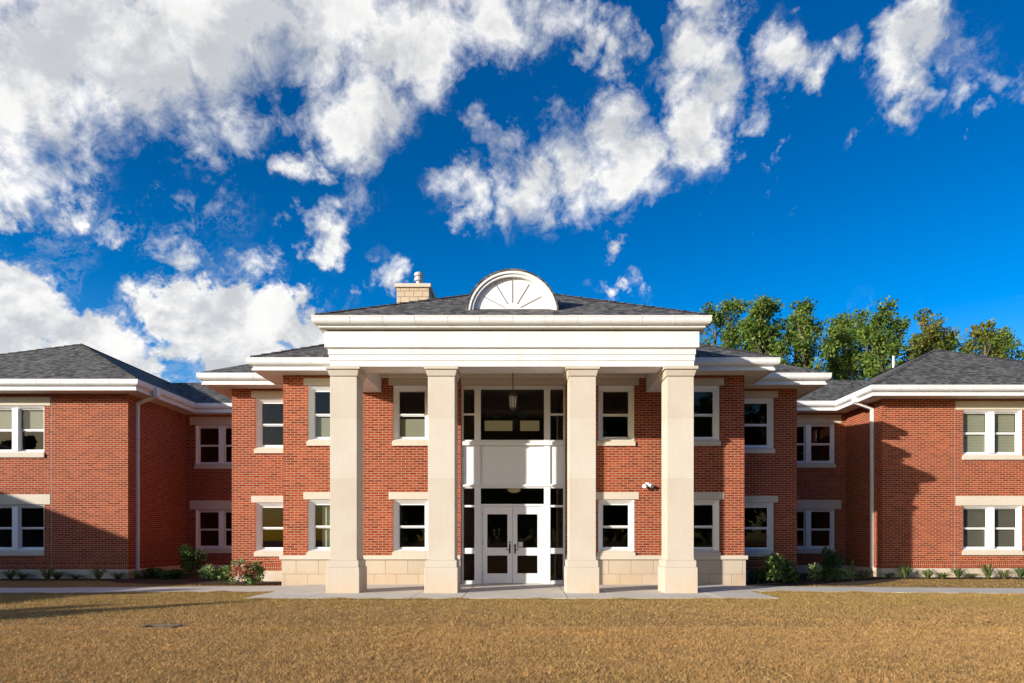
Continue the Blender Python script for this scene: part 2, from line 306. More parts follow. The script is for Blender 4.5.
# ---------------------------------------------------------------- mesh helpers
def tag(o, label=None, cat=None, group=None, kind=None):
    if label: o['label'] = label
    if cat: o['category'] = cat
    if group: o['group'] = group
    if kind: o['kind'] = kind
    return o
def empty(name, loc=(0, 0, 0), rz=0):
    o = bpy.data.objects.new(name, None); COL.objects.link(o); o.location = loc; o.rotation_euler = (0, 0, rz); o.empty_display_size = .3
    return o
class MB:
    def __init__(s): s.v = []; s.f = []
    def poly(s, pts):
        i = len(s.v); s.v += [tuple(p) for p in pts]; s.f.append(tuple(range(i, i+len(pts))))
    def box(s, x0, x1, y0, y1, z0, z1):
        i = len(s.v)
        s.v += [(x0,y0,z0),(x1,y0,z0),(x1,y1,z0),(x0,y1,z0),(x0,y0,z1),(x1,y0,z1),(x1,y1,z1),(x0,y1,z1)]
        s.f += [(i,i+3,i+2,i+1),(i+4,i+5,i+6,i+7),(i,i+1,i+5,i+4),(i+1,i+2,i+6,i+5),(i+2,i+3,i+7,i+6),(i+3,i,i+4,i+7)]
        return s
    def frustum(s, x0, x1, y0, y1, z0, z1, d):
        """box whose top is d wider on every side"""
        i = len(s.v)
        s.v += [(x0,y0,z0),(x1,y0,z0),(x1,y1,z0),(x0,y1,z0),(x0-d,y0-d,z1),(x1+d,y0-d,z1),(x1+d,y1+d,z1),(x0-d,y1+d,z1)]
        s.f += [(i,i+3,i+2,i+1),(i+4,i+5,i+6,i+7),(i,i+1,i+5,i+4),(i+1,i+2,i+6,i+5),(i+2,i+3,i+7,i+6),(i+3,i,i+4,i+7)]
        return s
    def sweep(s, path, sec, closed_ends=True):
        """sec: closed polygon of (out, z); path: plan points; outward is to the right of travel"""
        n = len(path); rings = []
        for k, p in enumerate(path):
            p = Vector(p)
            ns = []
            if k > 0: d = (p-Vector(path[k-1])).normalized(); ns.append(Vector((d.y, -d.x)))
            if k < n-1: d = (Vector(path[k+1])-p).normalized(); ns.append(Vector((d.y, -d.x)))
            if len(ns) == 2:
                mt = (ns[0]+ns[1]).normalized(); mt = mt/mt.dot(ns[0])
            else: mt = ns[0]
            i = len(s.v); s.v += [(p.x+mt.x*o, p.y+mt.y*o, z) for o, z in sec]; rings.append(i)
        q = len(sec)
        for a, b in zip(rings, rings[1:]):
            for j in range(q):
                s.f.append((a+j, a+(j+1) % q, b+(j+1) % q, b+j))
        if closed_ends:
            s.f.append(tuple(rings[0]+j for j in range(q))[::-1]); s.f.append(tuple(rings[-1]+j for j in range(q)))
        return s
    def tube(s, pts, rads, seg=8, caps=True):
        pts = [Vector(p) for p in pts]
        if not hasattr(rads, '__len__'): rads = [rads]*len(pts)
        rings = []; up = Vector((0, 0, 1))
        for k, p in enumerate(pts):
            a = pts[max(k-1, 0)]; b = pts[min(k+1, len(pts)-1)]; d = (b-a).normalized()
            ref = up if abs(d.z) < .9 else Vector((1, 0, 0))
            u = d.cross(ref).normalized(); w = d.cross(u).normalized()
            i = len(s.v); rings.append(i)
            for j in range(seg):
                an = 2*math.pi*j/seg; q = p+(u*math.cos(an)+w*math.sin(an))*rads[k]; s.v.append(tuple(q))
        for a, b in zip(rings, rings[1:]):
            for j in range(seg): s.f.append((a+j, a+(j+1) % seg, b+(j+1) % seg, b+j))
        if caps:
            s.f.append(tuple(rings[0]+j for j in range(seg))); s.f.append(tuple(rings[-1]+j for j in range(seg))[::-1])
        return s
    def lathe(s, c, prof, seg=12, rot=0):
        rings = []
        for r, z in prof:
            i = len(s.v); rings.append(i)
            for j in range(seg):
                a = 2*math.pi*j/seg+rot; s.v.append((c[0]+r*math.cos(a), c[1]+r*math.sin(a), c[2]+z))
        for a, b in zip(rings, rings[1:]):
            for j in range(seg): s.f.append((a+j, a+(j+1) % seg, b+(j+1) % seg, b+j))
        s.f.append(tuple(rings[0]+j for j in range(seg))[::-1]); s.f.append(tuple(rings[-1]+j for j in range(seg)))
        return s
    def build(s, name, mat, parent=None, bevel=0, smooth=False, rel=None):
        me = bpy.data.meshes.new(name); me.from_pydata(s.v, [], s.f)
        import bmesh
        bm = bmesh.new(); bm.from_mesh(me); bmesh.ops.recalc_face_normals(bm, faces=bm.faces); bm.to_mesh(me); bm.free()
        if smooth: me.polygons.foreach_set('use_smooth', [True]*len(me.polygons))
        me.materials.append(M[mat] if isinstance(mat, str) else mat)
        o = bpy.data.objects.new(name, me); COL.objects.link(o)
        if parent is not None: o.parent = parent
        if bevel:
            b = o.modifiers.new('bevel', 'BEVEL'); b.width = bevel; b.segments = 2; b.limit_method = 'ANGLE'
        return o
def struct(name, mb, mat, **k):
    return tag(mb.build(name, mat, **k), kind='structure')

def wall_front(mb, x0, x1, y, z0, z1, th, holes):
    """wall facing -y with real openings and reveals"""
    xs = sorted({x0, x1, *[h[0] for h in holes], *[h[1] for h in holes]})
    zs = sorted({z0, z1, *[h[2] for h in holes], *[h[3] for h in holes]})
    def hole(cx, cz): return any(h[0] < cx < h[1] and h[2] < cz < h[3] for h in holes)
    nx, nz = len(xs)-1, len(zs)-1
    solid = [[not hole((xs[i]+xs[i+1])/2, (zs[j]+zs[j+1])/2) for j in range(nz)] for i in range(nx)]
    for i in range(nx):
        for j in range(nz):
            if not solid[i][j]: continue
            a, b, c, d = xs[i], xs[i+1], zs[j], zs[j+1]
            mb.poly([(a,y,c),(b,y,c),(b,y,d),(a,y,d)]); mb.poly([(a,y+th,c),(a,y+th,d),(b,y+th,d),(b,y+th,c)])
            if i == 0 or not solid[i-1][j]: mb.poly([(a,y,c),(a,y,d),(a,y+th,d),(a,y+th,c)])
            if i == nx-1 or not solid[i+1][j]: mb.poly([(b,y,c),(b,y+th,c),(b,y+th,d),(b,y,d)])
            if j == 0 or not solid[i][j-1]: mb.poly([(a,y,c),(a,y+th,c),(b,y+th,c),(b,y,c)])
            if j == nz-1 or not solid[i][j+1]: mb.poly([(a,y,d),(b,y,d),(b,y+th,d),(a,y+th,d)])
def weld(o):
    import bmesh
    bm = bmesh.new(); bm.from_mesh(o.data); bmesh.ops.remove_doubles(bm, verts=bm.verts, dist=1e-4); bmesh.ops.recalc_face_normals(bm, faces=bm.faces); bm.to_mesh(o.data); bm.free(); return o

def hip(mb, x0, x1, y0, y1, z, pitch=.5, th=.035):
    w = (x1-x0)/2; d = (y1-y0)/2; cx = (x0+x1)/2; cy = (y0+y1)/2; h = min(w, d)*pitch
    if w < d: a, b = (cx, y0+w), (cx, y1-w)
    elif d < w: a, b = (x0+d, cy), (x1-d, cy)
    else: a = b = (cx, cy)
    z1 = z+th
    c = [(x0,y0),(x1,y0),(x1,y1),(x0,y1)]
    B = [(p[0],p[1],z) for p in c]; T = [(p[0],p[1],z1) for p in c]; A = (*a, z1+h); Bq = (*b, z1+h)
    mb.poly(B[::-1])
    for k in range(4): mb.poly([B[k], B[(k+1) % 4], T[(k+1) % 4], T[k]])
    if w < d:
        mb.poly([T[0],T[1],A]); mb.poly([T[1],T[2],Bq,A]); mb.poly([T[2],T[3],Bq]); mb.poly([T[3],T[0],A,Bq])
    elif d < w:
        mb.poly([T[0],T[1],Bq,A]); mb.poly([T[1],T[2],Bq]); mb.poly([T[2],T[3],A,Bq]); mb.poly([T[3],T[0],A])
    else:
        for k in range(4): mb.poly([T[k], T[(k+1) % 4], A])

# ---------------------------------------------------------------- ground
g = MB(); g.poly([(-400,-300,-.035),(400,-300,-.035),(400,500,-.035),(-400,500,-.035)])
struct('ground', g, 'soil')
XC = -.285
SLABX = (-6.02, 5.5); SLABY = (14.5, 18.73)
slab = MB()
jx = [SLABX[0], -4.72, -2.45, -1.35, .95, 1.9, 4.25, SLABX[1]]
jy = [SLABY[0], 15.6, 17.1, SLABY[1]]
for a, b in zip(jx, jx[1:]):
    for c, d in zip(jy, jy[1:]): slab.box(a+.011, b-.011, c+.011, d-.011, -.1, 0)
struct('path', slab, 'concrete')
def pathstrip(pts_front, pts_back, name):
    mb = MB(); n = len(pts_front)
    for k in range(n-1):
        (x0, a0), (x1, a1) = pts_front[k], pts_front[k+1]; b0, b1 = pts_back[k][1], pts_back[k+1][1]
        L = max(1, int(abs(x1-x0)/1.5))
        for j in range(L):
            t0, t1 = j/L, (j+1)/L
            xa = x0+(x1-x0)*t0+.005; xb = x0+(x1-x0)*t1-.005
            ya, yb = a0+(a1-a0)*t0, a0+(a1-a0)*t1; za, zb = b0+(b1-b0)*t0, b0+(b1-b0)*t1
            i = len(mb.v)
            mb.v += [(xa,ya,-.1),(xb,yb,-.1),(xb,zb,-.1),(xa,za,-.1),(xa,ya,-.006),(xb,yb,-.006),(xb,zb,-.006),(xa,za,-.006)]
            mb.f += [(i,i+3,i+2,i+1),(i+4,i+5,i+6,i+7),(i,i+1,i+5,i+4),(i+1,i+2,i+6,i+5),(i+2,i+3,i+7,i+6),(i+3,i,i+4,i+7)]
    return struct(name, mb, 'concrete')
LF = [(-26, 15.5), (-12, 15.9), (-6.03, 16.5)]; LB = [(-26, 17.1), (-12, 17.6), (-6.03, 18.35)]
RF = [(5.51, 16.5), (12, 15.75), (30, 15.2)]; RB = [(5.51, 18.3), (12, 17.45), (30, 16.8)]
pathstrip(LF, LB, 'path'); pathstrip(RF, RB, 'path')
def interp(pts, x): return np.interp(x, [p[0] for p in pts], [p[1] for p in pts])

# building levels -----------------------------------------------------------
XI0, XI1, YI = -6.70, 6.13, 18.75
XO0, XO1, YO = -8.84, 8.26, 20.4
XW, YW, YR = -12.75, 21.7, 25.45
XE, YE, YRR = 11.95, 22.5, 25.05
XWL, XER = -21.5, 20.9
# planting beds (mulch) in front of the walls
bed = MB()
bed.poly([(XWL-.5,20.95,-.02),(XW-.1,20.85,-.02),(-12.0,19.8,-.02),(-9.6,19.0,-.02),(-6.72,18.9,-.02),(-6.72,20.4,-.02),(-8.84,20.4,-.02),(-8.84,25.4,-.02),(XW,25.4,-.02),(XW,21.7,-.02),(XWL-.5,21.7,-.02)])
struct('planting_bed', bed, 'mulch')
bed = MB()
bed.poly([(6.15,18.8,-.02),(9.3,18.75,-.02),(10.8,20.1,-.02),(12.1,21.6,-.02),(XER+.5,21.75,-.02),(XER+.5,22.5,-.02),(XE,22.5,-.02),(XE,25,-.02),(8.3,25,-.02),(8.3,20.4,-.02),(6.15,20.4,-.02)])
struct('planting_bed', bed, 'mulch')
def in_poly(x, y, poly):
    ins = np.zeros(len(x), bool); n = len(poly)
    for i in range(n):
        x1, y1 = poly[i][0], poly[i][1]; x2, y2 = poly[(i+1) % n][0], poly[(i+1) % n][1]
        c = ((y1 > y) != (y2 > y)) & (x < (x2-x1)*(y-y1)/(y2-y1+1e-12)+x1); ins ^= c
    return ins
BEDL = [(-60,20.95),(XW-.1,20.85),(-12.0,19.8),(-9.6,19.0),(-6.72,18.9),(-6.72,60),(-60,60)]
BEDR = [(6.15,18.8),(9.3,18.75),(10.8,20.1),(12.1,21.6),(60,21.75),(60,60),(6.15,60)]

# ---------------------------------------------------------------- the building
B = empty('brick_building', (XC, 18.75, 0))
B['label'] = 'two storey red brick institutional building with white columned portico and hipped grey roofs'; B['category'] = 'building'
def P(mb, name, mat, **k):
    """part of the building (vertices are given in world metres)"""
    par = k.pop('parent', B)
    off = world_loc(par)
    mb.v = [(v[0]-off[0], v[1]-off[1], v[2]-off[2]) for v in mb.v]
    return mb.build(name, mat, par, **k)
def world_loc(o):
    l = Vector((0, 0, 0))
    while o is not None: l += o.location; o = o.parent
    return l

ZU, ZL = (4.02, 5.53), (.90, 2.36)
WIN = []
def window(x0, x1, z0, z1, y, n=1, parent_label=None, lint=(.13, .2), sillz=.17, blind=None, holes=None, lintlim=None, bl=None):
    holes.append((x0, x1, z0, z1))
    WIN.append((x0, x1, z0, z1, y, n, lint, sillz, blind, lintlim, bl))
def build_window(x0, x1, z0, z1, y, n, lint, sillz, blind, lintlim, bl):
    fw = .115 if n == 1 else .075; f = MB(); ya, yb = y+.012, y+.20; dp = .12 if n == 1 else .075
    o_ = [(x0+.002, z0), (x1-.002, z0), (x1-.002, z1-.002), (x0+.002, z1-.002)]; q_ = [(x0+fw, z0+.05), (x1-fw, z0+.05), (x1-fw, z1-fw), (x0+fw, z1-fw)]
    for k in range(4):                              # splayed casing: outer edge near the brick face, inner edge set back
        a, b, c, d = o_[k], o_[(k+1) % 4], q_[(k+1) % 4], q_[k]
        e_ = .02
        f.poly([(a[0],ya,a[1]),(b[0],ya,b[1]),(c[0],ya+dp,c[1]),(d[0],ya+dp,d[1])])
        f.poly([(d[0],ya+dp,d[1]),(c[0],ya+dp,c[1]),(c[0],yb,c[1]),(d[0],yb,d[1])])
        f.poly([(a[0],ya,a[1]),(a[0],yb,a[1]),(b[0],yb,b[1]),(b[0],ya,b[1])])
        f.poly([(a[0],yb,a[1]),(d[0],yb,d[1]),(c[0],yb,c[1]),(b[0],yb,b[1])])
    cells = []; w = (x1-x0-2*fw); mw = .19
    cw = (w-(n-1)*mw)/n
    for k in range(n):
        a = x0+fw+k*(cw+mw); cells.append((a, a+cw))
        if k: f.box(a-mw, a, ya+.02, yb-.01, z0+.05, z1-fw)
    wf = P(f, 'window', 'frame'); weld(wf)
    if bl: wf['label'] = bl
    za, zb = z0+.05, z1-fw; zm = (za+zb)/2
    s = MB(); g_ = MB(); sw = .032
    for a, b in cells:
        s.box(a, a+sw, y+.135, y+.16, zm, zb); s.box(b-sw, b, y+.135, y+.16, zm, zb); s.box(a+sw, b-sw, y+.135, y+.16, zb-sw, zb); s.box(a+sw, b-sw, y+.135, y+.16, zm-.02, zm+.025)
        s.box(a, a+sw, y+.163, y+.188, za, zm); s.box(b-sw, b, y+.163, y+.188, za, zm); s.box(a+sw, b-sw, y+.163, y+.188, za, za+.055); s.box(a+sw, b-sw, y+.163, y+.188, zm-.045, zm-.023)
        g_.poly([(a+sw-.005,y+.148,zm+.02),(b-sw+.005,y+.148,zm+.02),(b-sw+.005,y+.148,zb-sw+.005),(a+sw-.005,y+.148,zb-sw+.005)])
        g_.poly([(a+sw-.005,y+.175,za+.05),(b-sw+.005,y+.175,za+.05),(b-sw+.005,y+.175,zm-.03),(a+sw-.005,y+.175,zm-.03)])
    P(s, 'sash', 'frame', parent=wf); P(g_, 'pane', 'glass', parent=wf)
    # sill
    sl = MB(); i = len(sl.v); xs0, xs1 = x0-.03, x1+.03
    sec = [(y+.06, z0-.002), (y-.055, z0-.055), (y-.055, z0-sillz), (y+.06, z0-sillz)]
    # butt into the opening: keep the sill between the jambs behind the brick face
    sl.v += [(xs0, p, q) for p, q in sec]+[(xs1, p, q) for p, q in sec]
    sl.v[i] = (xs0, y-.001, z0-.03); sl.v[i+4] = (xs1, y-.001, z0-.03); sl.v[i+3] = (xs0, y-.001, z0-sillz); sl.v[i+7] = (xs1, y-.001, z0-sillz)
    sl.f += [(0,1,2,3),(4,7,6,5),(0,4,5,1),(1,5,6,2),(2,6,7,3),(3,7,4,0)]
    sl.box(x0+.002, x1-.002, y-.02, y+.1, z0-.05, z0-.003)
    P(sl, 'sill', 'stone', parent=wf, bevel=.004)
    if lint:
        a, b = x0-lint[0], x1+lint[0]
        if lintlim: a, b = max(a, lintlim[0]), min(b, lintlim[1])
        l = MB().box(a, b, y-.012, y+.05, z1+.004, z1+.004+lint[1]); P(l, 'lintel', 'stone', parent=wf, bevel=.004)
    if blind:
        mat, lo, hi = blind
        bm_ = MB()
        for a, b in cells:
            zz0 = za+(zb-za)*lo; zz1 = za+(zb-za)*hi; N = max(3, int((zz1-zz0)/.05))
            if mat == 'curtain':
                K2 = 14
                for k in range(K2):
                    u0 = a+.25*(b-a)+(b-a)*.6*k/K2; u1 = a+.25*(b-a)+(b-a)*.6*(k+1)/K2
                    o0 = .03*math.sin(k*1.3); o1 = .03*math.sin((k+1)*1.3)
                    bm_.poly([(u0,y+.3+o0,zz0),(u1,y+.3+o1,zz0),(u1,y+.3+o1,zz1),(u0,y+.3+o0,zz1)])
            else:
                for k in range(N):
                    q = zz0+(zz1-zz0)*k/N; hgt = (zz1-zz0)/N
                    bm_.poly([(a+.01,y+.215,q+.001),(b-.01,y+.215,q+.001),(b-.01,y+.23,q+hgt*.98),(a+.01,y+.23,q+hgt*.98)])
        P(bm_, 'curtain' if mat == 'curtain' else 'blind', mat, parent=wf)

def wallpart(x0, x1, y, z0, z1, holes, th=.3):
    mb = MB(); wall_front(mb, x0, x1, y, z0, z1, th, holes)
    return weld(P(mb, 'wall', 'brick'))

# --- inner block (behind the portico)
H = []
for s in (-1, 1):
    for zc, up in ((ZL, 0), (ZU, 1)):
        c = XC+s*2.85
        window(c-.5, c+.5, zc[0] if up else .93, zc[1], YI, holes=H, sillz=.17 if up else .125, blind=('blind', 0, .42) if (s < 0 and up) else None)
        c = XC+s*5.22
        window(c-.5, c+.5, zc[0] if up else .93, zc[1], YI, holes=H, sillz=.17 if up else .125, blind=('curtain', 0, 1) if (s < 0 and not up) else (('blind', 0, .45) if (s < 0) else None), lintlim=(XI0+.3, XI1-.3))
H.append((-1.75, 1.155, -.05, 5.55))
wallpart(XI0, XI1, YI, .70, 5.85, [h if h[2] > 0 else (h[0], h[1], .70, h[3]) for h in H] if False else H and [h for h in H])
# side walls of the inner block
mb = MB().box(XI0, XI0+.3, YI+.3, YO+.3, 0, 5.85); P(mb, 'wall', 'brick')
mb = MB().box(XI1-.3, XI1, YI+.3, YO+.3, 0, 5.85); P(mb, 'wall', 'brick')
# stone base of the inner block
for a, b, c, d in ((XI0-.03, -1.765, XI0-.03, XI0+.02), (1.17, XI1+.03, XI1-.02, XI1+.03)):
    mb = MB(); mb.box(a, b, YI-.035, YI+.02, -.05, .69); mb.box(c, d, YI+.02, YO, -.05, .69); sb = P(mb, 'stone_base', 'blocks', bevel=.004)
    mb = MB(); mb.box(min(a, c)-.05 if a < -3 else a-.005, b+.005 if a < -3 else b+.05, YI-.085, YI+.01, .69, .805)
    if a < -3: mb.box(XI0-.08, XI0+.01, YI+.01, YO, .69, .805)
    else: mb.box(XI1-.01, XI1+.08, YI+.01, YO, .69, .805)
    P(mb, 'stone_base_cap', 'stone', parent=sb, bevel=.012)
# --- outer block
for s, (a, b) in ((-1, (XO0, XI0)), (1, (XI1, XO1))):
    H = []; c = XC+s*7.34
    window(c-.5, c+.5, *ZL, YO, holes=H, blind=None, lintlim=(XO0+.3, XI0) if s < 0 else (XI1, XO1-.3))
    window(c-.5, c+.5, *ZU, YO, holes=H, lintlim=(XO0+.3, XI0) if s < 0 else (XI1, XO1-.3))
    wallpart(a, b, YO, 0, 5.85, H)
    mb = MB()
    if s < 0: mb.box(XO0, XO0+.3, YO+.3, 33, 0, 5.85)
    else: mb.box(XO1-.3, XO1, YO+.3, 33, 0, 5.85)
    P(mb, 'wall', 'brick')
    mb = MB()
    if s < 0: mb.box(XO0-.02, XI0-.03, YO-.02, YO+.02, -.05, .30); mb.box(XO0-.02, XO0+.02, YO+.02, YR, -.05, .30)
    else: mb.box(XI1+.03, XO1+.02, YO-.02, YO+.02, -.05, .30); mb.box(XO1-.02, XO1+.02, YO+.02, YRR, -.05, .30)
    P(mb, 'stone_base', 'stone', bevel=.005)
# --- recessed links
H = []
window(-12.4, -10.5, .89, 2.37, YR, n=2, holes=H, lint=(.22, .33), lintlim=(XW+.01, XO0))
window(-12.4, -10.5, 4.07, 5.56, YR, n=2, holes=H, lint=(.22, .30), lintlim=(XW+.01, XO0))
wallpart(XW, XO0, YR, 0, 5.98, H)
mb = MB().box(XW+.02, XO0-.02, YR-.02, YR+.02, -.05, .28); P(mb, 'stone_base', 'stone')
H = []
window(9.64, 11.54, .89, 2.37, YRR, n=2, holes=H, lint=(.25, .33), lintlim=(XO1, XE-.01))
window(9.64, 11.54, 4.07, 5.56, YRR, n=2, holes=H, lint=(.25, .30), lintlim=(XO1, XE-.01))
wallpart(XO1, XE, YRR, 0, 5.98, H)
mb = MB().box(XO1+.02, XE-.02, YRR-.02, YRR+.02, -.05, .28); P(mb, 'stone_base', 'stone')
# --- wings
H = []
for xa in (-17.38, -20.4+.2):
    window(xa, xa+1.93 if xa > -18 else xa+1.0, .89, 2.37, YW, n=2 if xa > -18 else 1, holes=H, lint=(.2, .32), lintlim=(-21.3, -10))
    window(xa, xa+1.93 if xa > -18 else xa+1.0, 4.05, 5.55, YW, n=2 if xa > -18 else 1, holes=H, lint=(.2, .28), blind=('blind', .5, 1), lintlim=(-21.3, -10))
wallpart(XWL, XW, YW, 0, 5.98, H)
P(MB().box(XW-.3, XW, YW+.3, YR+.3, 0, 5.98), 'wall', 'brick')
P(MB().box(XW-.3, XW-.01, YR+.3, 45, 0, 5.98), 'wall', 'brick')
P(MB().box(XWL, XWL+.3, YW+.3, 45, 0, 5.98), 'wall', 'brick')
mb = MB().box(XWL-.02, XW+.02, YW-.02, YW+.02, -.05, .28); mb.box(XW-.02, XW+.02, YW+.02, YR-.02, -.05, .28); P(mb, 'stone_base', 'stone')
H = []
for xa, n in ((14.65, 2), (19.0, 1)):
    w = 1.97 if n == 2 else 1.0
    window(xa, xa+w, .89, 2.37, YE, n=n, holes=H, lint=(.24, .32), blind=('blind_dark', 0, 1), lintlim=(12, 20.6))
    window(xa, xa+w, 4.07, 5.57, YE, n=n, holes=H, lint=(.24, .28), blind=('blind', 0, 1), lintlim=(12, 20.6))
wallpart(XE, XER, YE, 0, 5.98, H)
P(MB().box(XE, XE+.3, YE+.3, YRR+.3, 0, 5.98), 'wall', 'brick')
P(MB().box(XE+.01, XE+.3, YRR+.3, 45, 0, 5.98), 'wall', 'brick')
P(MB().box(XER-.3, XER, YE+.3, 45, 0, 5.98), 'wall', 'brick')
mb = MB().box(XE-.02, XER+.02, YE-.02, YE+.02, -.05, .28); mb.box(XE-.02, XE+.02, YE+.02, YRR-.02, -.05, .28); P(mb, 'stone_base', 'stone')
for w in WIN: build_window(*w)
P(MB().box(-15.21, -15.195, YW-.004, YW+.01, .3, 5.9), 'movement_joint', 'groove'); P(MB().box(14.37, 14.385, YE-.004, YE+.01, .3, 5.9), 'movement_joint', 'groove')
# back walls
P(MB().box(XO0+.3, XO1-.3, 32.7, 33, 0, 5.85), 'wall', 'brick')
P(MB().box(XWL+.3, XW-.3, 44.7, 45, 0, 5.98), 'wall', 'brick'); P(MB().box(XE+.3, XER-.3, 44.7, 45, 0, 5.98), 'wall', 'brick')
P(MB().box(XW, XO0, 29.3, 29.6, 0, 5.98), 'wall', 'brick'); P(MB().box(XO1, XE, 29.3, 29.6, 0, 5.98), 'wall', 'brick')
# interiors: floors, ceilings, room walls
mb = MB()
def rooms(x0, x1, y0, y1, cuts):
    mb.box(x0, x1, y0, y1, 2.75, 3.45)
    mb.box(x0, x1, y0, y1, 5.72, 5.80)
    mb.box(x0, x1, y0, y1, -.04, 0.004)
    mb.box(x0, x1, y1, y1+.1, 0, 5.8)
    for c in cuts: mb.box(c-.05, c+.05, y0, y1, .01, 5.7)
rooms(XI0+.32, -1.9, YI+.32, 24.5, (-4.3,)); rooms(1.3, XI1-.32, YI+.32, 24.5, (3.8,))
rooms(XO0+.32, XI0-.02, YO+.32, 24.6, ()); rooms(XI1+.02, XO1-.32, YO+.32, 24.6, ())
rooms(XW+.02, XO0-.02, YR+.32, 29.2, ()); rooms(XO1+.02, XE-.02, YRR+.32, 29.2, ())
rooms(XWL+.32, XW-.32, YW+.32, 27, (-18.2, -14.2)); rooms(XE+.32, XER-.32, YE+.32, 28, (14.2, 17.6))
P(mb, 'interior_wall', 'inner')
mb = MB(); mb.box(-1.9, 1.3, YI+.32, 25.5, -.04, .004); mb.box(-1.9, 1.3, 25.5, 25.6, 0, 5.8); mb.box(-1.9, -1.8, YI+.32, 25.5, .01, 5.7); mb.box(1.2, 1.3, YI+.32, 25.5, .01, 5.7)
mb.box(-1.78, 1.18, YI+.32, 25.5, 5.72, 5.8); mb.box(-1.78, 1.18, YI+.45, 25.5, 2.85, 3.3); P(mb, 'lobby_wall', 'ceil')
mb = MB(); mb.box(-1.42, -.42, 24.3, 24.36, 5.16, 5.52); mb.box(-.14, .55, 24.3, 24.36, 5.16, 5.52); P(mb, 'lobby_glow_band', 'lit')  # cream interior band, no lamp: its glow stands in for backlight
mb = MB(); mb.lathe((-.30, 20.4, 2.70), [(.05, .14), (.17, .10), (.20, .04), (.17, 0), (.08, -.04)], 20); P(mb, 'ceiling_lamp', 'lit', smooth=True)

# --- eaves: gutter, fascia, soffit
def gutter_sec(z, w=.13, h=.23):
    return [(0, z), (w-.010, z+.004), (w, z-.004), (w, z-.030), (w-.010, z-.045), (w-.004, z-.085), (w-.008, z-.120), (w-.028, z-.160), (w-.062, z-.185), (.0, z-.195)]
def hangers(mb, path, z, w=.13, h=.23, step=.75):
    for a, b in zip(path, path[1:]):
        a = Vector(a); b = Vector(b); L = (b-a).length; d = (b-a)/L; n = Vector((d.y, -d.x)); N = int(L/step)
        for k in range(1, N):
            p = a+d*L*k/N
            q0 = p-d*.010; q1 = p+d*.010
            sec = [(w+.003, z-.02), (w+.003, z-.035), (w+.001, z-.085), (w-.004, z-.122), (w-.025, z-.163), (w-.06, z-.189), (w-.08, z-.189), (w-.08, z-.02)]
            i = len(mb.v)
            for q in (q0, q1): mb.v += [(q.x+n.x*o, q.y+n.y*o, zz) for o, zz in sec]
            m_ = len(sec)
            for j in range(m_): mb.f.append((i+j, i+(j+1) % m_, i+m_+(j+1) % m_, i+m_+j))
            mb.f.append(tuple(i+j for j in range(m_))[::-1]); mb.f.append(tuple(i+m_+j for j in range(m_)))
def eave(path, z, zs, ov, gw=.13, gh=.23, dz=0):
    fas = MB().sweep(path, [(-.03, z-.004), (-.002, z-.004), (-.002, zs+.045), (.024, zs+.035), (.024, zs-.02), (-.03, zs-.02)]); P(fas, 'fascia', 'white')
    sf = MB().sweep(path, [(-ov, zs+.02+dz), (-.032, zs+.02+dz), (-.032, zs+dz), (-ov, zs+dz)]); P(sf, 'soffit', 'soffit')
    gu = MB().sweep(path, gutter_sec(z, gw, gh)); hangers(gu, path, z, gw, gh); P(gu, 'gutter', 'white')
ZG = 6.12; ZGW = 6.24
pI = [(XI0-.6, 22.5), (XI0-.6, YI-.6), (XI1+.6, YI-.6), (XI1+.6, 22.5)]
pO = [(XO0-.6, 27.5), (XO0-.6, YO-.6), (XO1+.6, YO-.6), (XO1+.6, 27.5)]
pW = [(XWL-.6, 44), (XWL-.6, YW-.6), (XW+.6, YW-.6), (XW+.6, YR-.6), (XO0-.47, YR-.6)]
pE = [(XO1+.47, YRR-.6), (XE-.6, YRR-.6), (XE-.6, YE-.6), (XER+.6, YE-.6), (XER+.6, 44)]
eave(pI, ZG, 5.82, .62); eave(pO, ZG-.006, 5.81, .62, dz=-.004)
eave(pW, ZGW, 5.93, .62); eave(pE, ZGW, 5.93, .62)
pP = [(XC-4.51, 18.6), (XC-4.51, 15.68), (XC+4.51, 15.68), (XC+4.51, 18.6)]
ZGP = 6.435
gu = MB().sweep(pP, gutter_sec(ZGP, .12, .23)); hangers(gu, pP, ZGP, .12); P(gu, 'gutter', 'white')
fa = MB().sweep(pP, [(-.03, ZGP-.004), (-.002, ZGP-.004), (-.002, 6.19), (-.03, 6.19)]); P(fa, 'fascia', 'white')
sf = MB().sweep(pP, [(-.25, 6.195), (-.032, 6.195), (-.032, 6.175), (-.25, 6.175)]); P(sf, 'soffit', 'soffit')
# --- roofs
def roof(x0, x1, y0, y1, z):
    mb = MB(); hip(mb, x0, x1, y0, y1, z); return P(mb, 'roof', 'shingle')
roof(XI0-.64, XI1+.64, YI-.64, YI-.64+14.6, ZG+.006)
roof(XO0-.64, XO1+.64, YO-.64, 33.6, ZG+.002)
roof(XWL-.64, XW+.64, YW-.64, 45.6, ZGW+.006); roof(XE-.64, XER+.64, YE-.64, 45.6, ZGW+.006)
roof(-19, -6, YR-.64, YR-.64+5.42, ZGW+.002); roof(6, 18, YRR-.64, YRR-.64+5.50, ZGW+.002)
proof = roof(XC-4.55, XC+4.55, 15.64, 15.64+9.1, ZGP+.006)
